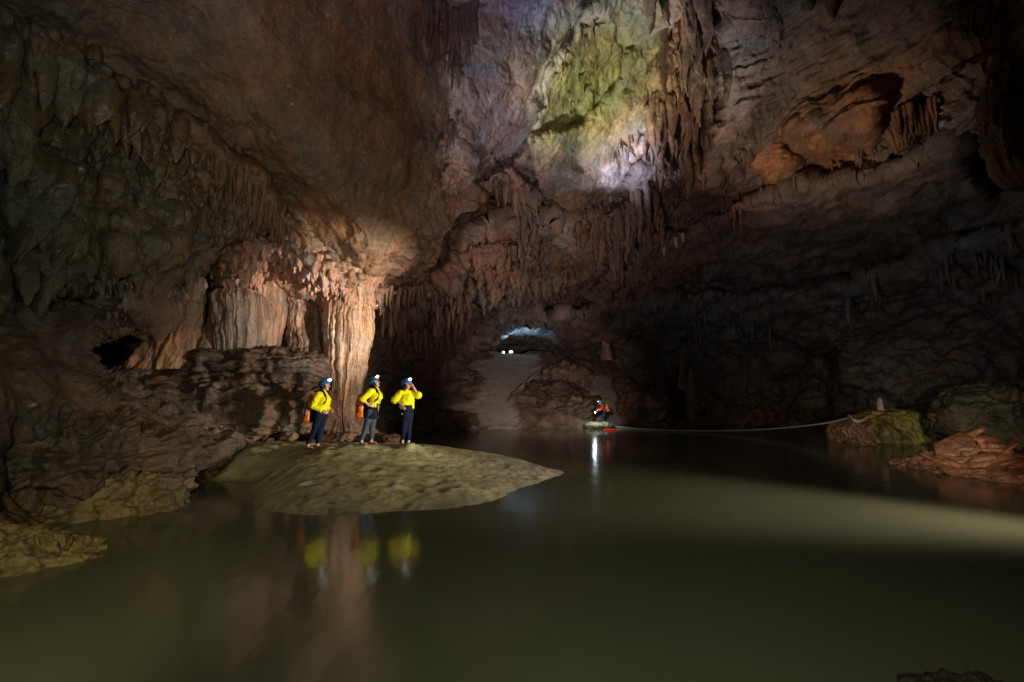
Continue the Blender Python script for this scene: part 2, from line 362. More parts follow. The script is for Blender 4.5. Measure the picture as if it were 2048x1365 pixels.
disp = (.2 + .2 * np.minimum(rough, 1)) * fbm(base / 2.3, 3) + rough * (.16 * fbm(base / .8 + 9, 4, gain=.55) + .10 * fbm(base / np.array([.42, .42, 1.6]) + 31, 4, ridged=True, gain=.5))
disp += .05 * rough * fbm(base / .25 + 3, 3)
disp += bed * .12 * fbm(np.stack([base[:, 0] * .25 + base[:, 1] * .1, base[:, 1] * .9, base[:, 2] * 2.4 - base[:, 0] * .5], -1), 4, ridged=True)
lf = cells(base / np.array([.9, .9, 1.5]))
fk = 3.2 * fbm(base / np.array([1.3, 1.3, 1.0]) + 61, 4); ff = fk - np.floor(fk)
disp += .045 * (.5 + .5 * np.minimum(rough, 1)) * (np.floor(fk) + np.clip((ff - .44) / .12, 0, 1))
disp += rough * .12 * (1 - lf) * (1 - .85 * bed)
base = base + n * (disp * scl * .8)[:, None]
G = base.reshape(len(AZ), len(EL), 3)
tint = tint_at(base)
PATCH = [([(1505,320),(1530,295),(1560,288),(1600,318),(1588,345),(1545,368),(1525,347)], (.38,.19,.08), 4), ([(1553,255),(1600,202),(1650,176),(1715,150),(1790,150),(1785,262),(1735,292),(1695,308),(1645,316),(1592,302),(1566,286)], (.30,.155,.075), 4), ([(1700,172),(1740,148),(1830,120),(1800,185),(1752,196)], (.33,.17,.08), 5), ([(1198,352),(1222,316),(1256,292),(1284,250),(1300,256),(1296,290),(1268,326),(1240,352),(1216,388)], (.66,.63,.66), 3), ([(1196,10),(1206,14),(1140,100),(1092,186),(1078,290),(1060,286),(1072,180),(1122,86)], (.46,.46,.42), 3),  # orange flowstone colours; white streak and pale ridge are lamplight painted in
 ([(1150,70),(1260,60),(1330,110),(1300,190),(1210,236),(1150,262),(1080,300),(1074,250),(1096,180)], (.28,.27,.09), 14), ([(1120,440),(1160,470),(1150,500),(1115,480)], (.34,.32,.34), 4), ([(980,170),(1050,150),(1060,240),(1000,260)], (.26,.22,.27), 12), ([(940,60),(1010,40),(1040,120),(960,160)], (.19,.17,.165), 12), ([(1380,-20),(1440,-20),(1430,20),(1390,30)], (.5,.48,.5), 4)]  # yellow-green and violet lamplight painted into the ceiling colour
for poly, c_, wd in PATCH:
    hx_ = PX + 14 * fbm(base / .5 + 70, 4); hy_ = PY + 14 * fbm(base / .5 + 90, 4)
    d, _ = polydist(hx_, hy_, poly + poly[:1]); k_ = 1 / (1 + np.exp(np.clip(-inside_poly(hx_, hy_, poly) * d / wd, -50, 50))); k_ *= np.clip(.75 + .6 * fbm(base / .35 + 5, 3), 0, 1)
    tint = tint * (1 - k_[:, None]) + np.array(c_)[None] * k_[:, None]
sp_ = cells(base / .55 + 13) < .055                                  # pale calcite specks
tint[sp_ & (PX < 900)] = np.maximum(tint[sp_ & (PX < 900)], (.42, .38, .30))
# layered bedding in the right hand ceiling: thin mineral bands
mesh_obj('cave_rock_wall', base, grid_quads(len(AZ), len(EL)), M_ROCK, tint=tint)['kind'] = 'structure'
def shell(px, py):
    a, e = azel(ray(np.asarray(px, float), np.asarray(py, float)))
    i = np.clip(np.searchsorted(AZ, a), 0, len(AZ) - 1); j = np.clip(np.searchsorted(EL, e), 0, len(EL) - 1)
    return G[i, j]

# ------------------------------------------------------------------ generators for rock things
def in_poly(x, y, poly):
    c = False; j = len(poly) - 1
    for i in range(len(poly)):
        if (poly[i][1] > y) != (poly[j][1] > y) and x < (poly[j][0] - poly[i][0]) * (y - poly[i][1]) / (poly[j][1] - poly[i][1]) + poly[i][0]: c = not c
        j = i
    return c
def drop(mb, root, L, r0, rnd, lean=(0, 0), flat=1.0, ang=0, bulb=0.0, nr=12, ns=10, sharp=.75):
    """a tapering hanging pendant, its root sunk in the rock"""
    t = np.linspace(0, 1, nr); th = np.linspace(0, 2 * math.pi, ns, endpoint=False)
    rad = r0 * ((1 - t) ** sharp * (1 - bulb) + bulb * np.sin(np.pi * np.clip(t * .9 + .12, 0, 1)) ** .8) + .006
    rad[-1] = .004
    cx = lean[0] * t * L + .06 * L * np.sin(t * rnd.uniform(3, 6) + rnd.uniform(0, 6)) * t; cy = lean[1] * t * L
    ca_, sa_ = math.cos(ang), math.sin(ang)
    ph = rnd.uniform(0, 6); wob = 1 + .16 * np.sin(3 * th + ph)[None] + .10 * np.sin(5 * th + 2 * ph)[None] * np.ones((nr, 1))
    X = rad[:, None] * np.cos(th)[None] * wob; Y = rad[:, None] * np.sin(th)[None] * flat * wob
    V = np.stack([root[0] + cx[:, None] + ca_ * X - sa_ * Y, root[1] + cy[:, None] + sa_ * X + ca_ * Y, root[2] + (.25 * r0 + .1) - t[:, None] * (L + .25 * r0 + .1) + 0 * X], -1).reshape(-1, 3)
    Q = []
    a = np.arange(nr * ns).reshape(nr, ns); b = np.hstack([a, a[:, :1]])
    Q = np.stack([b[:-1, :-1], b[1:, :-1], b[1:, 1:], b[:-1, 1:]], -1).reshape(-1, 4)
    mb.add(V, Q, np.array([[a[0, 0], a[0, k], a[0, k + 1]] for k in range(1, ns - 1)] + [[a[-1, 0], a[-1, k + 1], a[-1, k]] for k in range(1, ns - 1)]))
def roughen(V, amp, sc=.3, seed=0):
    q = V / sc + seed * 3.1
    return V + amp * np.stack([fbm(q, 3), fbm(q + 40, 3), .6 * fbm(q + 80, 3)], -1)

def cluster(name, label, cat, poly, n_, Lr, rr, seed, mat=M_ROCK, bulb=0, flat=(1, 1), tintmul=(1, 1, 1), amp=.03, group=None, sharp=.75, push=0.0, along=None, nr=12, ns=10, gain=None, join=1.3, out_=0.0):
    rnd = random.Random(seed)
    xs = [p[0] for p in poly]; ys = [p[1] for p in poly]; k = 0; pts = []
    while k < n_:
        x, y = rnd.uniform(min(xs), max(xs)), rnd.uniform(min(ys), max(ys))
        if in_poly(x, y, poly): pts.append((x, y)); k += 1
    items = []
    for x, y in pts:
        p = shell(x, y); d = p - CAM; d /= np.linalg.norm(d); g = gain(x, y) if gain else 1
        q = rnd.random() ** 1.7
        L = (Lr[0] + (Lr[1] - Lr[0]) * q) * g; r0 = (rr[0] + (rr[1] - rr[0]) * (.6 * q + .4 * rnd.random())) * g
        p = p - d * (push + r0 * .2)
        ang = along if along is not None else rnd.uniform(0, math.pi)
        m_ = MB(); o__ = out_ * rnd.uniform(.5, 1.3); drop(m_, p, L, r0, rnd, (rnd.uniform(-.08, .08) - d[0] * o__, rnd.uniform(-.08, .08) - d[1] * o__), rnd.uniform(*flat), ang + rnd.uniform(-.4, .4), bulb, nr, ns, sharp)
        items.append((p, r0, L, m_.get()))
    # pendants that grow into one another are one fused piece; the loose ones stand alone
    n__ = len(items); par = list(range(n__))
    def find(a):
        while par[a] != a: par[a] = par[par[a]]; a = par[a]
        return a
    Pp = np.array([i_[0] for i_ in items]); Rr = np.array([i_[1] for i_ in items])
    for a in range(n__):
        dd = np.linalg.norm((Pp - Pp[a]) * np.array([1, 1, .55]), axis=1)
        for b in np.nonzero(dd < (Rr + Rr[a]) * join)[0]: par[find(int(b))] = find(a)
    comps = {}
    for a in range(n__): comps.setdefault(find(a), []).append(a)
    out = []
    for c in sorted(comps.values(), key=len, reverse=True):
        if len(c) < 3 and rnd.random() < .62: continue
        m_ = MB()
        for a in c:
            V, F = items[a][3]; m_.add(V, F[0], F[1])
        V, F = m_.get(); t = tint_at(V) * np.array(tintmul); V = roughen(V, amp, .22, seed)
        big = len(c) >= 3
        lab = ('main fused mass of ' if c is not None and not out else 'fused clump of ') + label if big else 'single stalactite beside ' + label
        if not out and len(comps) == 1: lab = label
        o = tag(mesh_obj(name if big else 'stalactite', V, F, mat, tint=t), lab, cat if big else 'stalactite', label if len(comps) > 1 else None); out.append(o)
    return out

def rock(name, label, cat, box, Y, depth, tintc, seed, amp=.25, strata=0, power=2.6, mat=M_ROCK, res=(110, 70), group=None, sc=.9, fine=.05, tilt=0, zmin=None, rotz=0):
    """a boulder spanning the pixel box at distance Y, 'depth' metres deep"""
    x0, y0, x1, y1 = box
    a = at(x0, (y0 + y1) / 2, Y); b = at(x1, (y0 + y1) / 2, Y); c = at((x0 + x1) / 2, y0, Y); e = at((x0 + x1) / 2, y1, Y)
    ctr = np.array([(a[0] + b[0]) / 2, Y, (c[2] + e[2]) / 2]); hx = (b[0] - a[0]) / 2; hz = (c[2] - e[2]) / 2; hy = depth / 2
    th = np.linspace(0, 2 * math.pi, res[0], endpoint=False); ph = np.linspace(-math.pi / 2, math.pi / 2, res[1])
    T, Ph = np.meshgrid(th, ph, indexing='ij')
    def sp(v, p): return np.sign(v) * np.abs(v) ** (2 / p)
    V = np.stack([sp(np.cos(Ph), power) * sp(np.cos(T), power), sp(np.cos(Ph), power) * sp(np.sin(T), power), sp(np.sin(Ph), power)], -1).reshape(-1, 3)
    nrm = V / (np.linalg.norm(V, axis=1)[:, None] + 1e-9); V = V * np.array([hx, hy, hz])
    ct, st_ = math.cos(tilt), math.sin(tilt); V = np.stack([ct * V[:, 0] - st_ * V[:, 2], V[:, 1], st_ * V[:, 0] + ct * V[:, 2]], -1)
    cr_, sr_ = math.cos(rotz), math.sin(rotz); V = np.stack([cr_ * V[:, 0] - sr_ * V[:, 1], sr_ * V[:, 0] + cr_ * V[:, 1], V[:, 2]], -1)
    V = V + ctr; q = V + seed * 7.7
    d = amp * (fbm(q / sc, 4, gain=.55) + .6 * fbm(q / (sc * .5) + 5, 3, ridged=True) - .4) + fine * fbm(q / .18, 3)
    if strata:
        zz = q[:, 2] + .25 * q[:, 0] * math.sin(seed) + .25 * fbm(q / 1.6, 2)
        d = d + strata * (np.abs(((zz / .30 + .4 * perlin(q / .7)) % 1) - .5) * 2 - .5) + strata * .6 * (np.abs(((zz / .13) % 1) - .5) * 2 - .5)
    V = V + nrm * d[:, None]
    F = grid_quads(res[0], res[1], True)
    t = np.array(tintc)[None] * np.clip(1 + .35 * fbm(q / .7 + 4, 3), .5, 1.6)[:, None]
    return tag(mesh_obj(name, V, F, mat, tint=t), label, cat, group)

def flow_solid(prof, Y, depth, seed, flute=.05, nfl=26, res=(150, 110), lump=.06, front=1.0, tintc=(.3, .2, .12), parent=None, name='shaft', mat=M_FLUTE, stripe=.35, power=2.0):
    """fluted flowstone solid; prof = [(py, px_left, px_right)] silhouette at distance Y"""
    prof = np.array(prof, float); nz = res[1]
    py = np.linspace(prof[0, 0], prof[-1, 0], nz); l = np.interp(py, prof[:, 0], prof[:, 1]); rr_ = np.interp(py, prof[:, 0], prof[:, 2])
    k = np.array([.25, .5, .25]); 
    for _ in range(2):
        l = np.convolve(np.pad(l, 1, 'edge'), k, 'valid'); rr_ = np.convolve(np.pad(rr_, 1, 'edge'), k, 'valid')
    a = at(l, py, np.full(nz, Y)); b = at(rr_, py, np.full(nz, Y)); cx = (a[:, 0] + b[:, 0]) / 2; hw = (b[:, 0] - a[:, 0]) / 2; z = a[:, 2]
    th = np.linspace(0, 2 * math.pi, res[0], endpoint=False)
    rs = np.random.RandomState(seed)
    un = np.stack([np.cos(th) * nfl / 6.28, np.sin(th) * nfl / 6.28, 0 * th + seed], -1)
    zz = (z - z.min())
    Q = np.stack([np.repeat(un[:, 0][:, None], nz, 1), np.repeat(un[:, 1][:, None], nz, 1), np.repeat((zz * .35)[None], res[0], 0) + seed * 5], -1).reshape(-1, 3)
    fl = (fbm(Q, 3, ridged=True, gain=.55)).reshape(res[0], nz) - .6
    C, S = np.cos(th)[:, None], np.sin(th)[:, None]
    den = (np.abs(C) ** power + np.abs(S) ** power) ** (1 / power)
    rad = 1 / den + flute * fl * .5
    V = np.stack([cx[None] + hw[None] * rad * C, Y + depth / 2 * rad * S * (hw[None] / hw.max()) ** .6, np.repeat(z[None], res[0], 0)], -1)
    V = V.reshape(-1, 3); V = V + lump * np.stack([fbm(V / .6 + seed, 3), fbm(V / .6 + 20 + seed, 3), .5 * fbm(V / .5 + 60, 3)], -1)
    F = grid_quads(res[0], nz, True)
    n0 = len(V); V = np.vstack([V, V.reshape(res[0], nz, 3)[:, 0].mean(0), V.reshape(res[0], nz, 3)[:, -1].mean(0)])
    idx = np.arange(res[0]); T = np.concatenate([np.stack([idx * nz, (idx + 1) % res[0] * nz, np.full(res[0], n0)], -1), np.stack([idx * nz + nz - 1, np.full(res[0], n0 + 1), (idx + 1) % res[0] * nz + nz - 1], -1)])
    q2 = Q * np.array([1.3, 1.3, .25]); st = fbm(q2 + 77, 3).reshape(-1)
    t = np.array(tintc)[None] * np.stack([1 + stripe * st, 1 + stripe * 1.35 * st, 1 + stripe * 1.7 * st], -1)
    t = np.vstack([t, np.array(tintc)[None], np.array(tintc)[None]]); t = np.clip(t, .02, .6)
    return mesh_obj(name, V, [F, T], mat, parent, tint=t)
# ------------------------------------------------------------------ water
def water_mat():
    m, nt, b = new_mat('river_water'); L = nt.links.new
    tc = N(nt, 'ShaderNodeTexCoord'); mp = N(nt, 'ShaderNodeMapping'); mp.inputs['Scale'].default_value = (1.4, .55, 1); L(tc.outputs['Object'], mp.inputs[0])
    n1 = N(nt, 'ShaderNodeTexNoise', i_Scale=2.2, i_Detail=3, i_Roughness=.5); L(mp.outputs[0], n1.inputs[0])
    n2 = N(nt, 'ShaderNodeTexNoise', i_Scale=.22, i_Detail=4, i_Roughness=.6); L(tc.outputs['Object'], n2.inputs[0])
    mx = N(nt, 'ShaderNodeMix', data_type='RGBA'); L(maprange(nt, n2.outputs[0], .35, .65, 0, 1), mx.inputs[0])
    mx.inputs[6].default_value = (.092, .104, .058, 1); mx.inputs[7].default_value = (.116, .124, .072, 1)
    L(mx.outputs[2], b.inputs['Base Color'])
    b.inputs['Roughness'].default_value = .13; b.inputs['IOR'].default_value = 1.33
    bp = N(nt, 'ShaderNodeBump', i_Strength=.12, i_Distance=.05); L(n1.outputs[0], bp.inputs['Height']); L(bp.outputs[0], b.inputs['Normal'])
    return m
wx, wy = np.meshgrid(np.linspace(-60, 60, 61), np.linspace(-30, 90, 61), indexing='ij')
mesh_obj('river_water', np.stack([wx, wy, 0 * wx], -1).reshape(-1, 3), grid_quads(61, 61), water_mat())['kind'] = 'structure'
# ------------------------------------------------------------------ sand bank
SAND_MAT = None
def sand_mat(name):
    m, nt, b = new_mat(name); L = nt.links.new
    att = N(nt, 'ShaderNodeAttribute', attribute_name='tint'); tc = N(nt, 'ShaderNodeTexCoord')
    n1 = N(nt, 'ShaderNodeTexNoise', i_Scale=3, i_Detail=6, i_Roughness=.65); L(tc.outputs['Object'], n1.inputs[0])
    n2 = N(nt, 'ShaderNodeTexNoise', i_Scale=70, i_Detail=3); L(tc.outputs['Object'], n2.inputs[0])
    f = mathn(nt, 'MULTIPLY', maprange(nt, n1.outputs[0], .3, .7, .72, 1.25), maprange(nt, n2.outputs[0], .3, .7, .75, 1.25))
    sc = N(nt, 'ShaderNodeVectorMath', operation='SCALE'); L(att.outputs['Color'], sc.inputs[0]); L(f, sc.inputs['Scale']); L(sc.outputs[0], b.inputs['Base Color'])
    b.inputs['Roughness'].default_value = .8; b.inputs['Specular IOR Level'].default_value = .25
    h = mathn(nt, 'ADD', n1.outputs[0], mathn(nt, 'MULTIPLY', n2.outputs[0], .25))
    bp = N(nt, 'ShaderNodeBump', i_Strength=.6, i_Distance=.06); L(h, bp.inputs['Height']); L(bp.outputs[0], b.inputs['Normal'])
    return m
M_SAND = sand_mat('wet_sand')
def heightfield(name, pts, x0, x1, y0, y1, step, mat, detail, tintf, cut=-.35, lam=2e-2, hard=None):
    pts = np.array(pts); f = TPS(pts[:, :2], pts[:, 2], lam)
    xs = np.arange(x0, x1, step); ys = np.arange(y0, y1, step); X, Y = np.meshgrid(xs, ys, indexing='ij')
    XY = np.c_[X.ravel(), Y.ravel()]; Z = f(XY)[:, 0]
    V = np.c_[XY, Z]; V[:, 2] += detail(V)
    q = grid_quads(len(xs), len(ys)); q = q[(V[q, 2] > cut).any(1)]
    used = np.unique(q); mp = np.full(len(V), -1); mp[used] = np.arange(len(used)); V = V[used]; q = mp[q][:, ::1]
    return mesh_obj(name, V, q, mat, tint=tintf(V)), f
sp = []
front = [(515,1018),(580,1027),(640,1030),(750,1026),(900,1016),(960,1008),(1010,992),(1070,968),(1127,946)]
left = [(508,990),(520,968),(470,962),(420,962),(370,960)]
for x, y in front: g = ground(x, y); sp.append(g); sp.append(g + np.array([.25 if x > 1000 else 0, -1.4, -.5]))
g = ground(1127, 946); sp += [g + np.array([.8, .3, -.35]), g + np.array([.5, 1.2, -.5])]
for x, y in left: g = ground(x, y); sp.append(g)
sp += [ground(440, 1010, -.25), ground(380, 1000, -.25), ground(475, 990, -.12), ground(440, 978, -.08)]
ridge = [(1060,929,.12),(1000,914,.26),(930,902,.42),(850,892,.57),(800,889,.62),(720,888,.66),(620,888,.66),(500,886,.64),(430,888,.62),(350,890,.6)]
for x, y, z in ridge:
    g = ground(x, y, z); sp += [g, g + np.array([0, 1.1, -.16]), g + np.array([0, 2.6, -.75 if x > 640 else -.3])]
for x, y, z in [(650,960,.30),(850,950,.27),(950,950,.18),(1010,955,.10),(560,930,.42),(470,915,.44),(450,940,.16),(600,1000,.12),(850,990,.10),(740,920,.5)]: sp.append(ground(x, y, z))
feet_xy = [ground(x, y, z) for x, y, z in [(617,891,.65),(633,890,.65),(726,888,.66),(745,889,.66),(805,887,.63),(819,891,.62)]]
mound = ground(822, 903, .52)
rnd = random.Random(5); prints = [ground(rnd.uniform(560, 900), rnd.uniform(893, 945), .5) for _ in range(70)]
def sand_detail(V):
    d = .025 * fbm(V / .9, 4) + .010 * fbm(V / .38 + 6, 3) + .012 * fbm(V / .16 + 8, 3) + .006 * fbm(V / np.array([.6, .14, 1]) + 4, 2, ridged=True)
    k = .014 * fbm(V / .3 + 2, 3)
    d = d + k * np.clip((V[:, 1] - 8.5) / 1.5, 0, 1)
    for p in prints[:46]:
        rr2 = ((V[:, 0] - p[0]) / .16) ** 2 + ((V[:, 1] - p[1]) / .11) ** 2
        d -= .024 * np.exp(-rr2) - .010 * np.exp(-(np.sqrt(rr2) - 1.5) ** 2 * 4)
    rr = np.hypot(V[:, 0] - mound[0], (V[:, 1] - mound[1]))
    d += .16 * np.clip(1 - rr / .34, 0, 1) + .03 * fbm(V / .1, 2) * np.exp(-(rr / .4) ** 2)
    return d
def sand_tint(V):
    t = np.array([.39, .365, .19])[None] * (1 + .15 * fbm(V / 1.5, 3))[:, None]
    t[:, 2] *= 1 + .35 * np.clip((V[:, 0] + 2) / 3, 0, 1)
    wet = np.clip((V[:, 2] + .02) / .10 + .35 * fbm(V / .4, 3), 0, 1)[:, None]; t = t * np.where(fbm(V / .22 + 30, 3) > .62, .45, 1.0)[:, None] * np.clip(1 + .22 * fbm(V / .6 + 11, 4), .6, 1.3)[:, None]
    return t * (.55 + .45 * wet)
sand_o, sand_f = heightfield('sand_bank', sp, -9.5, 2.6, 6.4, 14.5, .035, M_SAND, sand_detail, sand_tint)
sand_o['kind'] = 'structure'
def sand_z(x, y): 
    V = np.array([[x, y, 0.0]]); V[:, 2] = sand_f(V[:, :2])[:, 0]; return float(V[0, 2] + sand_detail(V)[0])

# ------------------------------------------------------------------ far hill of sand and mud
hp = []
for x, y in [(700,866),(760,862),(860,858),(960,857),(1030,857),(1100,856),(1180,853),(1250,850),(1330,849),(1420,849)]:
    g = ground(x, y); hp += [g, g + np.array([0, -2, -.9])]
for x, y, Y in [(960,800,27.5),(1000,762,30.5),(1020,710,37),(950,701,37),(900,735,33),(860,785,28),(790,800,26.5),(1080,712,37),(1150,722,36.5),(1210,752,33.5),(1215,790,30),(1210,828,27.3),(1290,765,33.5),(1330,805,30.5),(1420,810,30),(1500,830,28),(800,760,30),(1400,770,35)]: hp.append(at(x, y, Y))
hp += [np.array([0, 43, 4.6]), np.array([0, 52, 4.0]), np.array([6, 44, 4]), np.array([-8, 42, 4.2]), np.array([12, 42, 2.5]), np.array([-14, 36, 4.5])]
SANDP = [[(925,694),(1012,704),(1075,712),(1078,752),(1040,780),(1020,796),(1035,822),(1045,862),(868,862),(858,838),(950,803),(962,770),(925,730)], [(1168,745),(1262,768),(1252,800),(1240,862),(1172,862),(1182,800)]]
def hill_mask(V):
    x, y = project(V); x = x + 10 * fbm(V / 1.4, 3); y = y + 6 * fbm(V / 1.2 + 9, 3); m = np.zeros(len(V))
    for poly in SANDP:
        d, _ = polydist(x, y, poly + poly[:1]); m = np.maximum(m, 1 / (1 + np.exp(np.clip(-inside_poly(x, y, poly) * d / 2.5, -50, 50))))
    return m
def hill_detail(V):
    k = 1 - hill_mask(V)
    return k * (.35 * fbm(V / 1.5, 4, ridged=True) - .1 + .12 * fbm(V / .5, 3)) + .05 * fbm(V / 1.1, 3)
def hill_tint(V):
    m = hill_mask(V)[:, None]
    return m * np.array([.42, .35, .29]) + (1 - m) * np.array([.15, .095, .065]) * (1 + .3 * fbm(V / 1.2 + 3, 3))[:, None]
hill_o, hill_f = heightfield('sand_hill', hp, -15, 22, 19, 54, .11, M_SAND, hill_detail, hill_tint)
hill_o['kind'] = 'structure'

# ------------------------------------------------------------------ left side: column, flowstones, ledges
colm = empty('limestone_column', at(696, 858, 15.0))
tag(colm, 'tall fluted orange limestone column tapering downwards, lit brightly behind the two backpackers', 'column')
inv = Matrix.Translation(-colm.location)
def child_of(o, root):
    o.parent = root; o.matrix_parent_inverse = Matrix.Translation(-root.location); return o
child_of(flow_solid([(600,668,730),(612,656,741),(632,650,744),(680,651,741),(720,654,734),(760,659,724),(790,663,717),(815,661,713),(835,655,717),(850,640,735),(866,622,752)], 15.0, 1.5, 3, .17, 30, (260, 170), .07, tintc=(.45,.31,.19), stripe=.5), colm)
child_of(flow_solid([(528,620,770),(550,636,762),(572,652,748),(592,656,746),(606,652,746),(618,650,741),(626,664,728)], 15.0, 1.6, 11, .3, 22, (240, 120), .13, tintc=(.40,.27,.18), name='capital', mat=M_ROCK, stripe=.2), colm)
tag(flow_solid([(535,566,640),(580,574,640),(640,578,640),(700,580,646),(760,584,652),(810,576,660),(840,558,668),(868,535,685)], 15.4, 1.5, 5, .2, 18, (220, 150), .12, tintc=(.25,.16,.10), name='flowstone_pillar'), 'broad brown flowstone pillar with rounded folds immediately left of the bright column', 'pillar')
tag(flow_solid([(585,446,516),(596,436,523),(640,439,522),(700,445,518),(735,440,522)], 13.6, 1.3, 8, .16, 26, (220, 110), .06, tintc=(.23,.165,.115), name='flowstone_block', power=3.5), 'pale flat fronted flowstone block with vertical streaks, beside the pointed stalagmite', 'flowstone')
tag(flow_solid([(552,516,560),(572,508,568),(620,512,566),(660,514,560),(700,517,552),(735,512,554)], 14.7, 1.5, 9, .18, 20, (200, 110), .06, tintc=(.21,.13,.08), name='flowstone_block'), 'rusty rounded flowstone block between the pale block and the brown pillar', 'flowstone')
tag(flow_solid([(548,372,396),(566,352,404),(600,338,405),(640,326,398),(680,300,388),(712,282,382),(740,262,380)], 13.0, 1.0, 12, .16, 20, (200, 110), .08, tintc=(.26,.17,.10), name='flowstone_slab', power=3), 'slanting orange edged flowstone slab left of the black cleft', 'flowstone')
tag(flow_solid([(588,427,431),(605,423,434),(630,419,437),(660,410,440),(690,398,445),(722,372,462)], 13.4, .8, 14, .22, 10, (120, 110), .09, tintc=(.27,.18,.10), name='stalagmite', mat=M_ROCK), 'pointed knobbly stalagmite standing in the black cleft', 'stalagmite')
rock('rock_ledge', 'long pale layered rock ledge running behind the left backpacker', 'rock', (200,752,592,880), 12.8, 2.6, (.125,.092,.062), 3, .17, .12, 3.2, res=(260, 110), sc=1.0, tilt=-.03)
rock('rock_ledge', 'dark rubbly rock shelf under the flowstone blocks', 'rock', (330,705,650,782), 13.9, 2.4, (.10,.072,.052), 6, .20, .08, 3, res=(240, 90), sc=.8)
rock('boulder', 'rounded brown boulder at the foot of the column beside the left backpacker', 'boulder', (570,772,668,872), 14.5, 1.6, (.20,.13,.085), 9, .16, .03, 2.6, sc=.7)
rock('boulder', 'olive ledge of rough rock projecting into the water at left', 'boulder', (75,958,340,1066), 7.9, 1.5, (.15,.125,.06), 12, .17, .05, 2.6, res=(240, 120), sc=.6, fine=.09, rotz=.3, tilt=.06)
rock('boulder', 'wet yellowish layered rock at the lower left corner of the water', 'boulder', (-330,1068,180,1215), 5.5, 1.4, (.21,.175,.075), 15, .13, .07, 2.4, res=(320, 160), sc=.5, fine=.06, rotz=.3, tilt=-.16)
rock('boulder', 'dark rubble heap at the left waterside behind the olive ledge', 'boulder', (-60,850,330,990), 8.3, 3.0, (.105,.08,.055), 18, .34, .08, 2.6, res=(260, 130), sc=.8, fine=.09)
rock('boulder', 'dark low rock between the rubble heap and the sand bank', 'boulder', (300,868,450,960), 10.6, 2.4, (.10,.08,.055), 21, .22, .05, 2.6, res=(160, 90), sc=.7)
rnd = random.Random(3)
for k, (x0, y0, x1, y1, Y, lab) in enumerate([(738,868,772,888,13.3,'small brown stone lying in front of the column foot by the middle backpacker'),(772,872,800,888,13.0,'small brown stone at the water edge between the middle and right walkers'),(560,866,592,884,12.6,'small dark stone left of the left backpacker on the shore'),(668,866,716,884,13.4,'flat grey stone between the two backpackers under the column')]):
    rock('stone', lab, 'stone', (x0,y0,x1,y1), Y, .5, (.19,.12,.075), 40 + k, .06, .02, 2.4, res=(60, 40), sc=.3)
rock('boulder', 'dark submerged rock just breaking the surface at the bottom right corner', 'boulder', (1800,1392,2120,1520), 3.1, .6, (.035,.032,.018), 30, .06, .03, 2.2, res=(160, 80), sc=.35)

cluster('flowstone_drapery', 'wet olive bulbous drapery covering the upper left wall', 'flowstone', [(-60,50),(90,75),(250,190),(340,222),(440,300),(590,460),(640,505),(570,510),(430,520),(400,530),(150,530),(-60,530)], 300, (.25, 1.1), (.07, .32), 1, M_WET, .55, (.5, 1.0), (.85, .88, .8), .035, nr=20, ns=16, push=.05, out_=.42, gain=lambda x, y: max(.38, 1.05 - max(0, x - 150) / 600))
cluster('flowstone_drapery', 'broad glistening olive bulges low on the left drapery', 'flowstone', [(90,430),(260,410),(400,440),(400,490),(250,510),(110,500)], 26, (.5, .8), (.32, .55), 41, M_WET, .75, (.5, .8), (.85, .9, .8), .05, nr=26, ns=26, out_=.3)
cluster('flowstone_fringe', 'small dripping teeth along the bottom of the left drapery', 'flowstone', [(120,540),(260,550),(400,550),(430,570),(390,590),(200,590),(120,580)], 150, (.15, .5), (.05, .13), 42, M_WET, .35, (.5, 1), (.9, .9, .85), .02, out_=.2)
cluster('flowstone_fringe', 'scalloped olive fringe along the top edge of the left drapery', 'flowstone', [(60,75),(120,70),(250,165),(330,205),(330,245),(240,215),(120,130),(60,110)], 46, (.5, 1.3), (.10, .26), 2, M_WET, .3, (.6, 1), (.85, .85, .75), .02)
cluster('stalactite_fringe', 'thin brown stalactite fringe under the slanting slab edge at left', 'stalactites', [(400,260),(520,380),(640,505),(640,525),(560,480),(420,310)], 110, (.2, .7), (.03, .10), 3, M_ROCK, .1, (.5, 1), (.9, .85, .8), .02)
cluster('stalactite_fringe', 'pinkish knobbly stalactites above the flowstone blocks', 'stalactites', [(430,500),(500,488),(570,505),(640,505),(690,560),(640,575),(560,560),(450,585),(425,560)], 230, (.12, .42), (.05, .15), 4, M_WET, .35, (.6, 1), (1.7, 1.42, 1.36), .05)
cluster('stalactite_fringe', 'jagged brown spikes on the rock lip right of the column', 'stalactites', [(740,570),(800,580),(850,565),(900,540),(900,570),(840,600),(760,600)], 60, (.2, .8), (.04, .12), 5, M_ROCK, .1, (.5, 1), (1, .95, .9), .03)
cluster('stalactite_curtain', 'shadowy stalactites on the wall behind the right walker', 'stalactites', [(760,600),(850,590),(930,560),(945,650),(900,670),(800,680)], 130, (.4, 1.4), (.07, .24), 6, M_ROCK, .2, (.5, 1), (1, .95, .9), .05)
cluster('stalactite_curtain', 'slender dark stalactites left of the lit ceiling', 'stalactites', [(835,-30),(955,-30),(950,90),(925,130),(850,110)], 42, (.5, 1.7), (.05, .15), 7, M_ROCK, .1, (.4, 1), (.9, .85, .8), .03)
cluster('stalactite_curtain', 'short dark stalactites below the slender ones', 'stalactites', [(870,160),(930,170),(930,300),(890,300)], 16, (.3, 1.0), (.05, .14), 8, M_ROCK, .1, (.4, 1), (.9, .85, .8), .03)
cluster('stalactite_fringe', 'fine pale stalactites along the bright ridge left of the olive patch', 'stalactites', [(1175,30),(1200,30),(1090,200),(1078,290),(1062,290),(1066,190),(1120,90)], 60, (.12, .5), (.02, .07), 9, M_ROCK, .1, (.5, 1), (1.2, 1.15, 1.05), .02)
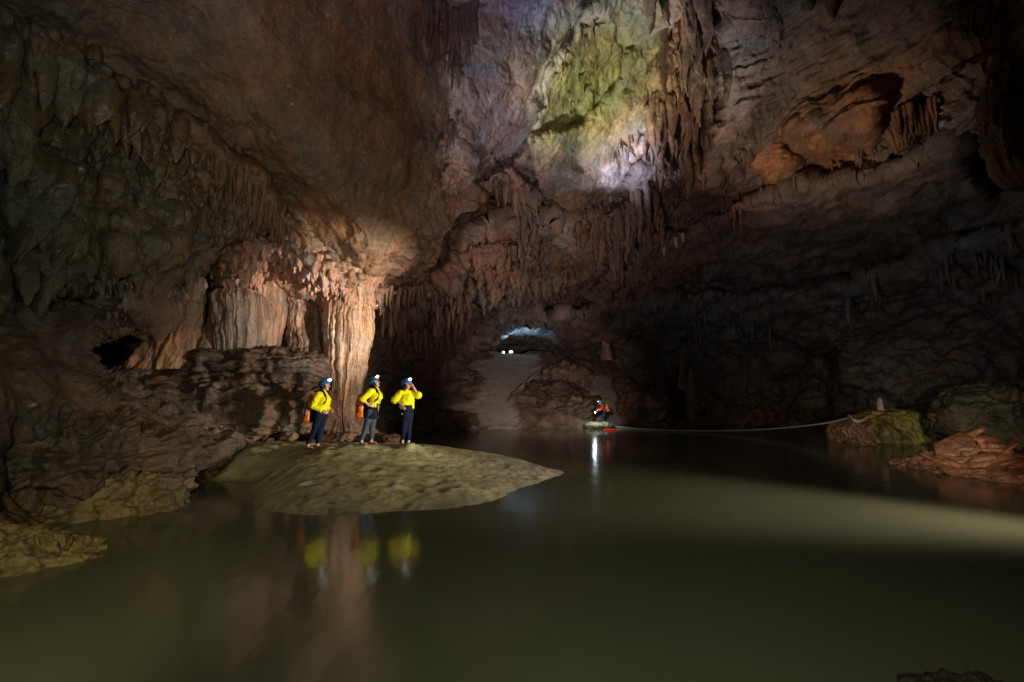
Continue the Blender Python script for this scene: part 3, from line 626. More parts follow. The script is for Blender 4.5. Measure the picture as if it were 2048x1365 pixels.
cluster('stalactite_curtain', 'long tawny stalactites right of the olive ceiling patch', 'stalactites', [(1290,-60),(1450,-60),(1450,150),(1435,270),(1360,300),(1330,120)], 80, (.6, 2.0), (.08, .28), 10, M_FLUTE, .25, (.3, 1), (1.1, 1.0, .95), .05, nr=18)
cluster('stalactite_curtain', 'ragged brown stalactites right of the white lit streak', 'stalactites', [(1300,190),(1430,200),(1435,290),(1360,330),(1320,330),(1290,270)], 64, (.5, 1.7), (.07, .24), 11, M_ROCK, .25, (.4, 1), (1.05, .95, .9), .05, nr=16)
cluster('stalactite_fringe', 'small violet grey stalactites at the white lit streak', 'stalactites', [(1215,290),(1270,262),(1285,262),(1262,300),(1225,315)], 16, (.15, .6), (.03, .09), 12, M_ROCK, .1, (.5, 1), (.95, .9, 1.0), .02)
cluster('stalactite_fringe', 'short stalactites on the olive ceiling patch', 'stalactites', [(1230,60),(1330,100),(1320,220),(1250,210),(1180,220),(1110,230),(1120,160)], 34, (.15, .6), (.03, .10), 13, M_ROCK, .1, (.5, 1), (.95, .95, .9), .02)
cluster('stalactite_curtain', 'brown stalactites at left end of the sagging roof centre', 'stalactites', [(985,345),(1050,370),(1100,430),(1090,490),(1020,490),(985,420)], 70, (.3, 1.3), (.06, .24), 14, M_ROCK, .35, (.3, 1), (1, 1, 1), .08)
cluster('stalactite_curtain', 'reddish stalactites under the middle of the roof bulge', 'stalactites', [(1110,390),(1210,400),(1300,360),(1330,420),(1290,470),(1200,490),(1120,460)], 100, (.3, 1.7), (.06, .26), 15, M_ROCK, .35, (.3, 1), (1, 1, 1), .08)
cluster('stalactite_curtain', 'reddish curtain hanging lowest above the far sand hill', 'stalactites', [(945,490),(1040,490),(1130,530),(1120,570),(1040,580),(960,585),(940,550)], 120, (.25, 1.0), (.10, .32), 16, M_ROCK, .4, (.3, 1), (1.0, 1.0, 1.0), .10, nr=16)
cluster('stalactite_fringe', 'short stalactites along the diagonal roof edge', 'stalactites', [(1290,440),(1400,400),(1480,380),(1600,345),(1610,370),(1460,430),(1400,470),(1300,490)], 90, (.2, .8), (.03, .11), 17, M_ROCK, .1, (.45, 1), (1.1, 1.0, .95), .03)
cluster('stalactite_fringe', 'tiny spikes under the orange flowstone bulges', 'stalactites', [(1580,330),(1660,310),(1770,275),(1775,295),(1680,345),(1600,365)], 60, (.12, .45), (.02, .07), 18, M_ROCK, .15, (.5, 1), (1.2, 1.0, .9), .02)
cluster('stalactite_fringe', 'thin pale stalactites on the dark back wall right of centre', 'stalactites', [(1350,615),(1440,610),(1560,620),(1560,650),(1440,660),(1350,650)], 44, (.4, 1.3), (.04, .12), 19, M_ROCK, .1, (.5, 1), (1.2, 1.15, 1.15), .03)
cluster('stalactite_fringe', 'shadowed stalactites in the recess at far right', 'stalactites', [(1640,560),(1900,480),(2040,450),(2040,560),(1800,620),(1650,620)], 50, (.3, 1.3), (.04, .16), 20, M_ROCK, .1, (.5, 1), (1, 1, 1), .04)
rnd = random.Random(9)
def single(name, label, cat, px, py, Y, L, r0, tintc, group=None, mat=M_ROCK, bulb=.1, lean=(0, 0), seed=1):
    mb = MB(); rr_ = random.Random(seed); drop(mb, at(px, py, Y) + np.array([0, 0, 0]), L, r0, rr_, lean, .8, 0, bulb, 22, 14, .7)
    V, F = mb.get(); V = roughen(V, r0 * .18, r0 * 1.4, seed); return tag(mesh_obj(name, V, F, mat, tint=np.array(tintc)[None] * np.ones((len(V), 1))), label, cat, group)
def depth_at(px, py): return shell(px, py)[1]
for k, (x, y, L, lab) in enumerate([(1327,494,.42,'stubby cream stalactite, fattest of the pale tips on the brown roof right of centre'),(1352,482,.34,'cream stalactite tip right of the fattest pale tip'),(1366,474,.26,'small cream stalactite tip highest in the pale row'),(1288,541,.22,'tiny cream tip lower left in the scattered pale tips'),(1302,540,.2,'tiny cream tip right of the lowest left pale tip'),(1328,543,.24,'lone tiny cream tip below the fattest pale stalactite')]):
    single('stalactite', lab, 'stalactite', x, y, depth_at(x, y) - .1, L, .11, (.5, .42, .30), 'pale stalactite tips on the brown roof', seed=k)
single('stalactite', 'thick dark stalactite with an orange tip hanging alone at the top right', 'stalactite', 1655, -60, 10.2, 1.35, .36, (.15, .10, .075), mat=M_FLUTE, bulb=.3, lean=(.06, 0), seed=31)
single('stalactite', 'short black stalactite beside the thick orange tipped one', 'stalactite', 1622, -40, 10.5, .85, .2, (.06, .05, .045), seed=32)
single('stalactite', 'orange spike hanging in the pinkish fringe left of the column', 'stalactite', 571, 535, 13.8, .55, .09, (.42, .22, .10), seed=33)

cluster('stalactite_fringe', 'pale crusty knobs on the rock lip over the bright column', 'stalactites', [(600,535),(690,562),(765,575),(745,600),(660,598),(610,575)], 150, (.10, .35), (.05, .13), 43, M_WET, .4, (.6, 1), (1.75, 1.55, 1.5), .05)
# right hand ceiling flowstones
tag(flow_solid([(100,1810,1900),(140,1780,1900),(175,1750,1900),(205,1744,1890),(235,1756,1872),(265,1774,1850),(285,1788,1832),(306,1797,1812)], 11.5, 1.0, 17, .42, 30, (260, 120), .06, tintc=(.22,.13,.075), name='flowstone_drapery'), 'fluted brown drapery like a hanging jellyfish on the right roof', 'flowstone')
cluster('stalactite_fringe', 'finger stalactites under the jellyfish drapery', 'stalactites', [(1770,225),(1880,190),(1870,225),(1800,250)], 30, (.35, .8), (.05, .10), 21, M_FLUTE, .15, (.5, 1), (1.1, .9, .8), .02, push=.5)
rock('flowstone_mass', 'crusty pale brown rock mass at the upper right edge', 'rock', (1875,70,2080,240), 10.4, 1.8, (.24,.20,.17), 55, .25, 0, 2.4, M_WET, (200, 120), sc=.5, fine=.09, tilt=.45)
tag(flow_solid([(-120,1880,2080),(0,1872,2070),(60,1880,2050),(100,1900,2010),(125,1930,1985)], 9.6, 1.6, 19, .2, 18, (180, 100), .12, tintc=(.15,.11,.085), name='flowstone_drapery'), 'dark folded drapery hanging at the top right corner', 'flowstone')
tag(flow_solid([(60,2020,2200),(130,1994,2200),(200,1978,2200),(270,1976,2200),(320,1988,2190),(352,2004,2160),(374,2030,2120)], 9.2, .8, 57, .2, 10, (180, 120), .07, tintc=(.12,.08,.06), name='flowstone_lobe', mat=M_WET, power=2.4), 'large smooth dark lobe of flowstone at the right edge', 'flowstone')
# bottom right
mnd = flow_solid([(822,1748,1800),(830,1722,1840),(840,1706,1866),(855,1695,1890),(872,1688,1912),(892,1684,1930)], 18.6, 3.0, 23, .22, 38, (260, 90), .24, tintc=(.26,.22,.055), name='flowstone_mound', power=2.0)
tag(mnd, 'yellow green flowstone mound with drips standing in the water where the rope is tied', 'flowstone')
rock('boulder', 'orange brown end of the flowstone mound under the rope loop', 'boulder', (1687,843,1728,894), 17.8, 1.6, (.25,.13,.06), 60, .22, 0, 3.2, M_WET, (160, 100), sc=.45, fine=.05)
rock('boulder', 'big dark mossy rock rising at the right edge behind the red shards', 'boulder', (1885,778,2180,905), 15.0, 3.2, (.075,.075,.042), 61, .30, .03, 2.4, res=(260, 140), sc=1.3, fine=.035)
rock('boulder', 'low dark rock slab between the flowstone mound and the back wall', 'boulder', (1780,808,2010,862), 20.5, 3, (.085,.07,.05), 62, .2, .04, 2.6, sc=.9, tilt=.12)
tag(flow_solid([(796,1757,1761),(804,1754,1764),(820,1756,1768),(830,1757,1770)], 18.8, .22, 25, .1, 6, (40, 40), .02, tintc=(.42,.38,.38), name='stalagmite'), 'thin pale stalagmite peg on top of the flowstone mound', 'stalagmite')
# red platy outcrop
rnd = random.Random(12); mb = MB()
def plate(mb, c, sx, sy, sz, yaw, pit, rl, rnd):
    n_ = rnd.randint(5, 8); a0 = rnd.uniform(0, 6); pts = []
    for k in range(n_):
        a = a0 + 2 * math.pi * k / n_ + rnd.uniform(-.25, .25); q = rnd.uniform(.75, 1.1); pts.append((math.cos(a) * q * sx, math.sin(a) * q * sy))
    M = Matrix.Rotation(yaw, 3, 'Z') @ Matrix.Rotation(pit, 3, 'Y') @ Matrix.Rotation(rl, 3, 'X')
    V = [];
    for z, f in ((-sz, .86), (-sz * .5, 1.0), (sz * .5, .97), (sz, .8)):
        for x, y in pts: V.append(M @ Vector((x * f, y * f, z + rnd.uniform(-.15, .15) * sz)))
    V.append(M @ Vector((0, 0, -sz))); V.append(M @ Vector((0, 0, sz * 1.1)))
    V = np.array([[*v] for v in V]) + c
    Q = [[r_ * n_ + k, r_ * n_ + (k + 1) % n_, (r_ + 1) * n_ + (k + 1) % n_, (r_ + 1) * n_ + k] for r_ in range(3) for k in range(n_)]
    T = [[4 * n_, (k + 1) % n_, k] for k in range(n_)] + [[4 * n_ + 1, 3 * n_ + k, 3 * n_ + (k + 1) % n_] for k in range(n_)]
    mb.add(V, Q, T)
for k in range(230):
    u = rnd.random() ** .8
    px = 1816 + u * 330; wl = 935 + 30 * min(1, u * 1.6)
    hump = .35 + .95 * abs(math.sin(px * .031 + 1.1)) * (.6 + .4 * math.sin(px * .083))
    hgt = (.06 + .62 * min(1, u * 1.3)) * hump; t_ = rnd.random() ** 1.3
    g0 = ground(px, wl); c = g0 + np.array([0, t_ * (.5 + 1.6 * u) + .1, t_ * hgt])
    s = rnd.uniform(.10, .34) * (.45 + .7 * min(1, u * 2))
    plate(mb, c, s * 1.5, s, rnd.uniform(.03, .11) * (.5 + .6 * u), rnd.uniform(-.8, .8), -.25 + rnd.uniform(-.35, .35), rnd.uniform(-.4, .4), rnd)
V, F = mb.get()
tt = np.array([.30, .14, .075])[None] * np.clip(1 + .35 * fbm(V / .5, 3), .5, 1.6)[:, None]
tag(mesh_obj('rock_outcrop', roughen(V, .015, .12), F, M_WET, tint=tt, smooth=False), 'low outcrop of red platy rock shards lying in the water at right', 'rock')
mb = MB(); plate(mb, ground(1800, 935, .02), .09, .06, .03, .2, -.1, 0, rnd); V, F = mb.get()
tag(mesh_obj('stone', V, F, M_WET, tint=np.array([[.28, .13, .07]]) * np.ones((len(V), 1)), smooth=False), 'tiny lone red stone poking out of the water left of the red shards', 'stone')

# boulders on the far hill
for k, (bx_, Y, dp, tc_, amp, stv, lab) in enumerate([
    ((1040,800,1198,862),27.4,3.4,(.085,.05,.032),.5,.10,'largest red brown boulder at the far shore right of the sand chute'),
    ((1045,768,1168,812),29.6,3,(.075,.045,.03),.4,.12,'dark layered rock slab lying on top of the largest far boulder'),
    ((866,824,954,866),24.2,2.4,(.18,.11,.065),.25,.05,'rounded brown boulder at the water edge left of the far sand chute'),
    ((826,836,872,866),23.6,1.6,(.14,.09,.06),.2,.04,'small dark boulder left of the rounded brown one on the far shore'),
    ((862,738,965,800),31.0,4,(.10,.07,.055),.45,.08,'dark rough rocks halfway up the far hill at left of the sand'),
    ((912,700,982,742),35.5,3,(.09,.065,.05),.4,.06,'black rocks near the top left of the far sand hill'),
    ((1238,780,1335,862),28.2,4,(.15,.09,.06),.45,.08,'brown slanting rock right of the narrow second sand patch'),
    ((1318,808,1420,856),28.6,3,(.12,.08,.055),.35,.06,'dim brown rock at the far shore next right after the slanting one'),
    ((1452,818,1545,854),26.6,2.6,(.15,.095,.06),.3,.05,'rounded tawny boulder by the far water under the pale draperies'),
    ((1535,838,1612,856),26.4,2,(.12,.085,.06),.2,.03,'flat dim boulder right of the tawny one on the far shore'),
    ((1085,732,1180,780),31.5,3,(.13,.085,.06),.4,.08,'jumbled rock with little stalagmites near the top of the far hill'),
    ((756,842,832,868),22.6,2.2,(.12,.08,.055),.25,.04,'dark low rock on the far shore behind the right walker'),
    ((1225,760,1262,800),31.0,2,(.10,.07,.05),.3,.05,'black pointed rock between the narrow sand patch and the slanting rock')]):
    rock('boulder', lab, 'boulder', bx_, Y, dp, tc_, 70 + k, amp, stv, 2.5, res=(130, 80), sc=1.3, fine=.12, group='boulders along the far shore and hill', tilt=[.1, -.1, 0, .1, -.2, -.3, -.45, .1, 0, 0, -.1, 0, .3][k])
for k, (x, y0, y1, w_, Y, lab) in enumerate([(1136,728,768,7,30.5,'tallest thin stalagmite on the far hill'),(1118,740,766,6,30.8,'thin stalagmite just left of the tallest one on the far hill'),(1092,738,760,5,31,'short stalagmite at the left end of the far hill group'),(1166,742,772,6,30,'stalagmite at the right end of the far hill group'),(1364,702,775,16,27.5,'tall slim stalagmite in the dark at the far right shore'),(1382,735,850,34,27.3,'broad rough stalagmite below the tall slim one at the far shore')]):
    tag(flow_solid([(y0, x - 1, x + 1), (y0 + (y1 - y0) * .3, x - w_ * .3, x + w_ * .3), (y1, x - w_ / 2, x + w_ / 2), (y1 + 6, x - w_ * .7, x + w_ * .7)], Y, w_ / 910 * Y, 80 + k, .2, 7, (40, 50), .06, tintc=(.2, .13, .09), name='stalagmite', mat=M_ROCK), lab, 'stalagmite', 'stalagmites on the far shore and hill')
tag(flow_solid([(628,1200,1226),(650,1202,1224),(690,1204,1222),(722,1202,1226)], 31, .8, 90, .2, 9, (60, 60), .12, tintc=(.2,.14,.11), name='limestone_column', mat=M_ROCK), 'plain dim column joining roof and far hill right of the blue glow', 'column')
tag(flow_solid([(612,1432,1490),(640,1440,1490),(668,1450,1486),(680,1456,1478)], 26, 1.2, 91, .25, 14, (90, 60), .1, tintc=(.22,.19,.16), name='flowstone_drapery'), 'pale drapery hanging on the dark back wall right of centre', 'flowstone')

# ------------------------------------------------------------------ rope
def tube_mb(mb, pts, r0, ns=10, close=False):
    pts = [Vector(p) for p in pts]; n_ = len(pts); V = []
    for i, p in enumerate(pts):
        t = (pts[min(i + 1, n_ - 1)] - pts[max(i - 1, 0)]).normalized()
        a = t.cross(Vector((0, 0, 1))); a = a.normalized() if a.length > 1e-4 else Vector((1, 0, 0)); b = t.cross(a)
        rr_ = r0[i] if isinstance(r0, (list, tuple, np.ndarray)) else r0
        for k in range(ns):
            th = 2 * math.pi * k / ns; V.append(p + rr_ * (math.cos(th) * a + math.sin(th) * b))
    V = np.array([[*v] for v in V]); a = np.arange(n_ * ns).reshape(n_, ns); b = np.hstack([a, a[:, :1]])
    Q = np.stack([b[:-1, :-1], b[1:, :-1], b[1:, 1:], b[:-1, 1:]], -1).reshape(-1, 4)
    T = [[0, k + 1, k] for k in range(1, ns - 1)] + [[(n_ - 1) * ns, (n_ - 1) * ns + k, (n_ - 1) * ns + k + 1] for k in range(1, ns - 1)]
    mb.add(V, Q, np.array(T))
def smooth_path(pts, n_=60):
    P_ = np.array(pts, float); t = np.linspace(0, len(P_) - 1, n_); out = []
    for u in t:
        i = int(min(u, len(P_) - 2)); f = u - i
        p0, p1, p2, p3 = P_[max(i - 1, 0)], P_[i], P_[i + 1], P_[min(i + 2, len(P_) - 1)]
        out.append(.5 * ((2 * p1) + (-p0 + p2) * f + (2 * p0 - 5 * p1 + 4 * p2 - p3) * f * f + (-p0 + 3 * p1 - 3 * p2 + p3) * f ** 3))
    return out
M_ROPE = plain('pale_rope', (.55, .47, .42), .8, noise=.25, nscale=60, bump=.4)
mb = MB()
tube_mb(mb, smooth_path([at(1704,834,17.2), at(1690,838,17.7), at(1650,847,18.6), at(1560,857,20), at(1470,861.5,21.1), at(1385,862,22), at(1290,859,23), at(1215,852,25)], 90), .030)
for q in range(2):
    tube_mb(mb, smooth_path([at(1704 - q * 3, 834, 17.2), at(1706, 839 + q * 2, 16.95), at(1716, 842 + q * 2.5, 16.85), at(1727, 839 + q * 2, 16.9), at(1738, 833, 17.1), at(1742, 829, 17.7), at(1730, 827, 18.4)], 40), .026)
V, F = mb.get(); tag(mesh_obj('rope', V, F, M_ROPE), 'pale guide rope sagging over the water to a loop round the flowstone mound', 'rope')
# ------------------------------------------------------------------ people
def bm_ellipsoid(bm, c, r, rot=None, seg=20):
    M = Matrix.Translation(Vector(c)) @ (rot.to_4x4() if rot else Matrix.Identity(4)) @ Matrix.Diagonal((*r, 1))
    bmesh.ops.create_uvsphere(bm, u_segments=seg, v_segments=max(8, seg // 2 + 2), radius=1, matrix=M)
def bm_cone(bm, a, b, ra, rb, seg=16):
    """tapered limb with round ends"""
    a, b = Vector(a), Vector(b); d = b - a
    bm_ellipsoid(bm, a, (ra,) * 3, seg=seg); bm_ellipsoid(bm, b, (rb,) * 3, seg=seg)
    if d.length > 1e-4:
        M = Matrix.Translation((a + b) / 2) @ d.to_track_quat('Z', 'Y').to_matrix().to_4x4()
        bmesh.ops.create_cone(bm, cap_ends=True, segments=seg, radius1=ra, radius2=rb, depth=d.length, matrix=M)
def chain(bm, pts):
    for (a, ra), (b, rb) in zip(pts[:-1], pts[1:]): bm_cone(bm, a, b, ra, rb)
def bake(name, bm, mat, parent, voxel=None, smooth=0, wr=0, wsc=.08, tintf=None, sub=0):
    me = bpy.data.meshes.new('tmp'); bm.to_mesh(me); bm.free()
    o = bpy.data.objects.new('tmp', me); col.objects.link(o)
    if voxel: m = o.modifiers.new('r', 'REMESH'); m.mode = 'VOXEL'; m.voxel_size = voxel
    if smooth: m = o.modifiers.new('s', 'SMOOTH'); m.factor = .5; m.iterations = smooth
    if sub: m = o.modifiers.new('u', 'SUBSURF'); m.levels = m.render_levels = sub
    dg = bpy.context.evaluated_depsgraph_get(); nm = bpy.data.meshes.new_from_object(o.evaluated_get(dg))
    bpy.data.objects.remove(o); bpy.data.meshes.remove(me); nm.name = name
    n_ = len(nm.vertices); V = np.empty(n_ * 3, np.float32); nm.vertices.foreach_get('co', V); V = V.reshape(-1, 3)
    if wr:
        nn = np.empty(n_ * 3, np.float32); nm.vertices.foreach_get('normal', nn); nn = nn.reshape(-1, 3)
        V = V + nn * (wr * fbm(V / np.array([wsc, wsc, wsc * .8]) + 3, 3, ridged=True))[:, None]; nm.vertices.foreach_set('co', V.astype(np.float32).ravel())
    if tintf is not None:
        a = nm.color_attributes.new('tint', 'FLOAT_COLOR', 'POINT'); t = np.ones((n_, 4), np.float32); t[:, :3] = tintf(V); a.data.foreach_set('color', t.ravel())
    nm.polygons.foreach_set('use_smooth', np.ones(len(nm.polygons), bool))
    idx = np.empty(len(nm.polygons), np.int32); nm.polygons.foreach_get('material_index', idx); nm.materials.clear()
    for mm in (mat if isinstance(mat, list) else [mat]): nm.materials.append(mm)
    nm.polygons.foreach_set('material_index', idx)
    ob = bpy.data.objects.new(name, nm); col.objects.link(ob); ob.parent = parent
    return ob
def skin_material():
    m, nt, b = new_mat('skin'); at_ = N(nt, 'ShaderNodeAttribute', attribute_name='tint'); nt.links.new(at_.outputs['Color'], b.inputs['Base Color'])
    b.inputs['Roughness'].default_value = .5; b.inputs['Subsurface Weight'].default_value = .08; b.inputs['Subsurface Radius'].default_value = (.02, .008, .004)
    return m
M_SKIN = skin_material()
M_YEL = plain('yellow_cloth', (.86, .80, .012), .75, noise=.1, nscale=25, bump=.2)
M_NAVY = plain('navy_cloth', (.009, .013, .034), .8, noise=.25, nscale=30, bump=.3)
M_JEAN = plain('blue_grey_denim', (.060, .080, .125), .85, noise=.3, nscale=40, bump=.3)
M_BLACK = plain('black_cloth', (.014, .014, .018), .8, noise=.3, nscale=40, bump=.3)
M_HELM = plain('blue_helmet_shell', (.035, .14, .30), .32, noise=.06, nscale=10)
M_HELM2 = plain('bright_blue_helmet_shell', (.02, .13, .62), .32, noise=.06, nscale=10)
M_HAIR = plain('black_hair', (.016, .012, .011), .5, noise=.4, nscale=90, bump=.5)
M_ORANGE = plain('orange_tarpaulin', (.80, .17, .012), .42, noise=.12, nscale=14, bump=.3)
M_POCKET = plain('red_mesh_pocket', (.40, .085, .03), .6, noise=.35, nscale=60)
M_WHITE = plain('white_print', (.75, .78, .85), .6, noise=.1)
M_BLUEW = plain('blue_strap', (.05, .09, .55), .6, noise=.1)
M_PALEBLUE = plain('pale_blue_print', (.45, .58, .78), .6, noise=.3, nscale=70)
M_RED = plain('dark_red_sandal', (.22, .035, .03), .55, noise=.2)
M_GREY = plain('grey_buckle', (.35, .36, .38), .4)
M_LENS = plain('lamp_lens', (1, 1, .97), .3, emit=6, noise=0)

def hand(bm, wrist, direction, palm_n, curl=.8, s=1.0):
    """palm, four fingers of unequal length bent at the knuckles and a thumb off the side of the palm"""
    w_, d = Vector(wrist), Vector(direction).normalized(); nrm = Vector(palm_n); nrm = (nrm - d * nrm.dot(d)).normalized(); side = d.cross(nrm)
    knu = w_ + d * .085 * s
    for k in (-1.5, -.5, .5, 1.5):
        bm_cone(bm, w_ + side * k * .012 * s, knu + side * k * .021 * s, .017 * s, .013 * s, 10)
    for k, ln in zip((-1.5, -.5, .5, 1.5), (.068, .080, .076, .058)):
        p = knu + side * k * .021 * s; dd = d
        for j, f in enumerate((.45, .32, .23)):
            a = curl * (.5 + .4 * j); dd = (dd * math.cos(a) + nrm * math.sin(a)).normalized(); q = p + dd * ln * f * s
            bm_cone(bm, p, q, (.0095 - .001 * j) * s, (.0088 - .001 * j) * s, 8); p = q
    t0 = w_ + d * .025 * s - side * .022 * s; t1 = t0 + (d * .6 - side * .65 + nrm * .35).normalized() * .042 * s; t2 = t1 + (d * .85 - side * .1 + nrm * .5).normalized() * .032 * s
    bm_cone(bm, t0, t1, .014 * s, .011 * s, 8); bm_cone(bm, t1, t2, .011 * s, .009 * s, 8)

def make_person(label, group, loc, J, yaw_head, pitch_head, shirt_sleeve, look, rotz=0):
    root = empty('person', loc); tag(root, label, 'person', group); root.rotation_euler = (0, 0, rotz)
    v = {k: Vector(p) for k, p in J.items()}
    F3 = Vector(look['front']).normalized()                     # the way the chest faces
    # ---- body: one continuous skin
    bm = bmesh.new()
    head = v['head']; Rh = Matrix.Rotation(yaw_head, 3, 'Z') @ Matrix.Rotation(-pitch_head, 3, 'Y')
    H = lambda x, y, z: head + Rh @ Vector((x, y, z))
    bm_ellipsoid(bm, H(-.008, 0, .035), (.098, .077, .092), Rh); bm_ellipsoid(bm, H(.022, 0, -.045), (.066, .058, .072), Rh)
    bm_ellipsoid(bm, H(.062, 0, -.094), (.022, .026, .020), Rh)               # chin
    bm_cone(bm, H(.090, 0, .022), H(.112, 0, -.022), .010, .016, 10); bm_ellipsoid(bm, H(.098, 0, -.026), (.014, .019, .010), Rh)   # nose
    bm_ellipsoid(bm, H(.083, 0, -.055), (.013, .025, .007), Rh); bm_ellipsoid(bm, H(.081, 0, -.067), (.013, .022, .008), Rh)        # lips
    bm_ellipsoid(bm, H(.080, 0, .040), (.016, .050, .010), Rh)                # brow
    for s in (-1, 1): bm_ellipsoid(bm, H(-.012, s * .078, -.012), (.020, .010, .031), Rh); bm_ellipsoid(bm, H(.058, s * .040, -.022), (.026, .022, .022), Rh)
    neck = v['neck']; chain(bm, [(H(-.012, 0, -.06), .052), (neck, .055), (v['chest'] + Vector((0, 0, .08)), .075)])
    chain(bm, [(v['chest'], .115), (v['waist'], .10), (v['hip'], .115)])
    for s in 'LR':
        chain(bm, [(v['chest'] + Vector((0, 0, .08)), .06), (v['sh' + s], .052), (v['el' + s], .038), (v['wr' + s], .026)])
        wd = (v['wr' + s] - v['el' + s]).normalized(); hd = Vector(look.get('hand' + s, wd)); hand(bm, v['wr' + s] + wd * .006, hd, look['palm' + s], look.get('curl' + s, .8))
        chain(bm, [(v['hip'], .11), (v['hp' + s], .088), (v['kn' + s], .055), (v['an' + s], .036)])
        an = v['an' + s]; fd = Vector(look['foot' + s]).normalized()
        chain(bm, [(an + Vector((0, 0, -.02)), .036), (an - fd * .035 + Vector((0, 0, -.052)), .030), (an + fd * .10 + Vector((0, 0, -.066)), .024)])
        sd = Vector((-fd.y, fd.x, 0))
        for q, ln in zip((-.026, -.011, .003, .016, .028), (.055, .05, .045, .04, .03)): bm_cone(bm, an + fd * .10 + sd * q + Vector((0, 0, -.070)), an + fd * (.10 + ln) + sd * q + Vector((0, 0, -.076)), .013, .009, 8)
    eyes = [H(.088, s * .032, .012) for s in (-1, 1)]; brows = [H(.092, s * .034, .036) for s in (-1, 1)]; lip = H(.092, 0, -.061)
    def skin_t(V):
        t = np.array([[.56, .34, .25]]) * (1 + .06 * fbm(V / .05, 2))[:, None]
        for p in eyes: t[np.linalg.norm((V - np.array(p)) / np.array([.02, .02, .009]), axis=1) < 1] = (.03, .02, .02)
        for p in brows: t[np.linalg.norm((V - np.array(p)) / np.array([.03, .025, .006]), axis=1) < 1] = (.05, .035, .03)
        m = np.linalg.norm((V - np.array(lip)) / np.array([.02, .03, .014]), axis=1) < 1; t[m] = (.42, .12, .11)
        return t
    bake('body', bm, M_SKIN, root, .0065, 2, tintf=skin_t)
    # ---- shirt
    bm = bmesh.new(); hem = v['waist'].lerp(v['hip'], look.get('hem', .3))
    side = F3.cross(Vector((0, 0, 1)))
    for s in (-1, 1):
        o_ = side * s * .06
        chain(bm, [(v['chest'] + o_ + Vector((0, 0, .09)), .072), (v['chest'] + o_ + F3 * .02, .122), (v['waist'] + o_ * .8, .112 + look.get('loose', 0)), (hem + o_ * .9, .116 + look.get('loose', 0))])
    bm_ellipsoid(bm, v['chest'] + F3 * .055 + Vector((0, 0, -.01)), (.11, .13, .11))
    chain(bm, [(neck + Vector((0, 0, -.035)), .066), (v['chest'] + Vector((0, 0, .08)), .10)])
    for s in 'LR':
        sh, el, wr = v['sh' + s], v['el' + s], v['wr' + s]; fr = shirt_sleeve; rs = look.get('sleeve_r', .056)
        pts = [(v['chest'] + Vector((0, 0, .09)), .09), (sh, .074), (sh.lerp(el, .55), rs + .008)]
        if fr > 1: pts += [(el, rs), (el.lerp(wr, fr - 1), rs * .80)]
        else: pts += [(sh.lerp(el, fr), rs + .006)]
        chain(bm, pts)
    bake('shirt', bm, M_YEL, root, .010, 3, .010, .11)
    # ---- trousers
    bm = bmesh.new()
    for s in 'LR': chain(bm, [(v['hip'], .128), (v['hp' + s], .106), (v['hp' + s].lerp(v['kn' + s], .5), .084), (v['kn' + s], .066), (v['kn' + s].lerp(v['an' + s], .45), (.058)), (v['an' + s] + Vector((0, 0, look.get('cuff', .05))), look.get('cuff_r', .05))])
    bm_cone(bm, v['waist'] + Vector((0, 0, -.01)), v['hip'], .116, .128)
    bake('trousers', bm, look['trouser_mat'], root, .011, 4, .005, .13)
    if 'skirt' in look:
        top, bot, mat = look['skirt']; mb = MB(); nr_, ns_ = 22, 40; VV = []
        for i in range(nr_):
            t = i / (nr_ - 1); z = top + (bot - top) * t; tt = min(1, max(0, (v['waist'].z - z) / (v['waist'].z - v['hip'].z)))
            c = v['waist'].lerp(v['hip'], tt); rx = look.get('skirt_r', .152) * (.92 + .08 * min(1, t * 2.2)); ry = rx * 1.18
            for k in range(ns_):
                a = 2 * math.pi * k / ns_; f_ = 1 + (.035 * math.sin(7 * a + 1) + .02 * math.sin(11 * a + 4 * t)) * t
                VV.append((c.x + rx * f_ * math.cos(a), c.y + ry * f_ * math.sin(a), z + .012 * math.sin(3 * a) * t))
        VV += [(x * .94 + c.x * .06, y * .94 + c.y * .06, z) for x, y, z in VV[-ns_:]]; VV += [(c.x + (x - c.x) * .9, c.y + (y - c.y) * .9, z + .2) for x, y, z in VV[-ns_:]]
        g_ = np.arange((nr_ + 2) * ns_).reshape(nr_ + 2, ns_); g2 = np.hstack([g_, g_[:, :1]])
        sk = mesh_obj('tied_jacket' if look.get('jacket') else 'skirt', np.array(VV), np.stack([g2[:-1, 1:], g2[:-1, :-1], g2[1:, :-1], g2[1:, 1:]], -1).reshape(-1, 4), mat, root)
        if look.get('patch'):
            bm = bmesh.new(); pc = v['hip'] + Vector(look['patch']); bmesh.ops.create_cube(bm, size=1, matrix=Matrix.Translation(pc) @ Matrix.Rotation(.25, 4, 'Y') @ Matrix.Diagonal((.075, .012, .045, 1)))
            pa = bake('printed_patch', bm, M_PALEBLUE, None, .006, 1); pa.parent = sk
    # ---- sandals
    for s in 'LR':
        an = v['an' + s]; fd = Vector(look['foot' + s]).normalized(); sd = Vector((-fd.y, fd.x, 0)); bm = bmesh.new()
        zf = an + Vector((0, 0, -.094))
        chain(bm, [(zf - fd * .05, .036), (zf + fd * .05, .036), (zf + fd * .145, .040)])
        for f_ in bm.verts: f_.co.z = zf.z + (f_.co.z - zf.z) * .34
        for q in (.0, .055, .10):
            prev = None
            for t_ in np.linspace(0, math.pi, 9):
                p = zf + fd * (q + .01) + sd * .043 * math.cos(t_) + Vector((0, 0, (.062 - .30 * q) * math.sin(t_) + .004))
                if prev is not None: bm_cone(bm, prev, p, .009, .009, 6)
                prev = p
        bake('sandal', bm, look.get('shoe_mat', M_RED), root, .006, 1)
    # ---- hair, helmet, headlamp
    bm = bmesh.new(); hl = look.get('hair', .05)
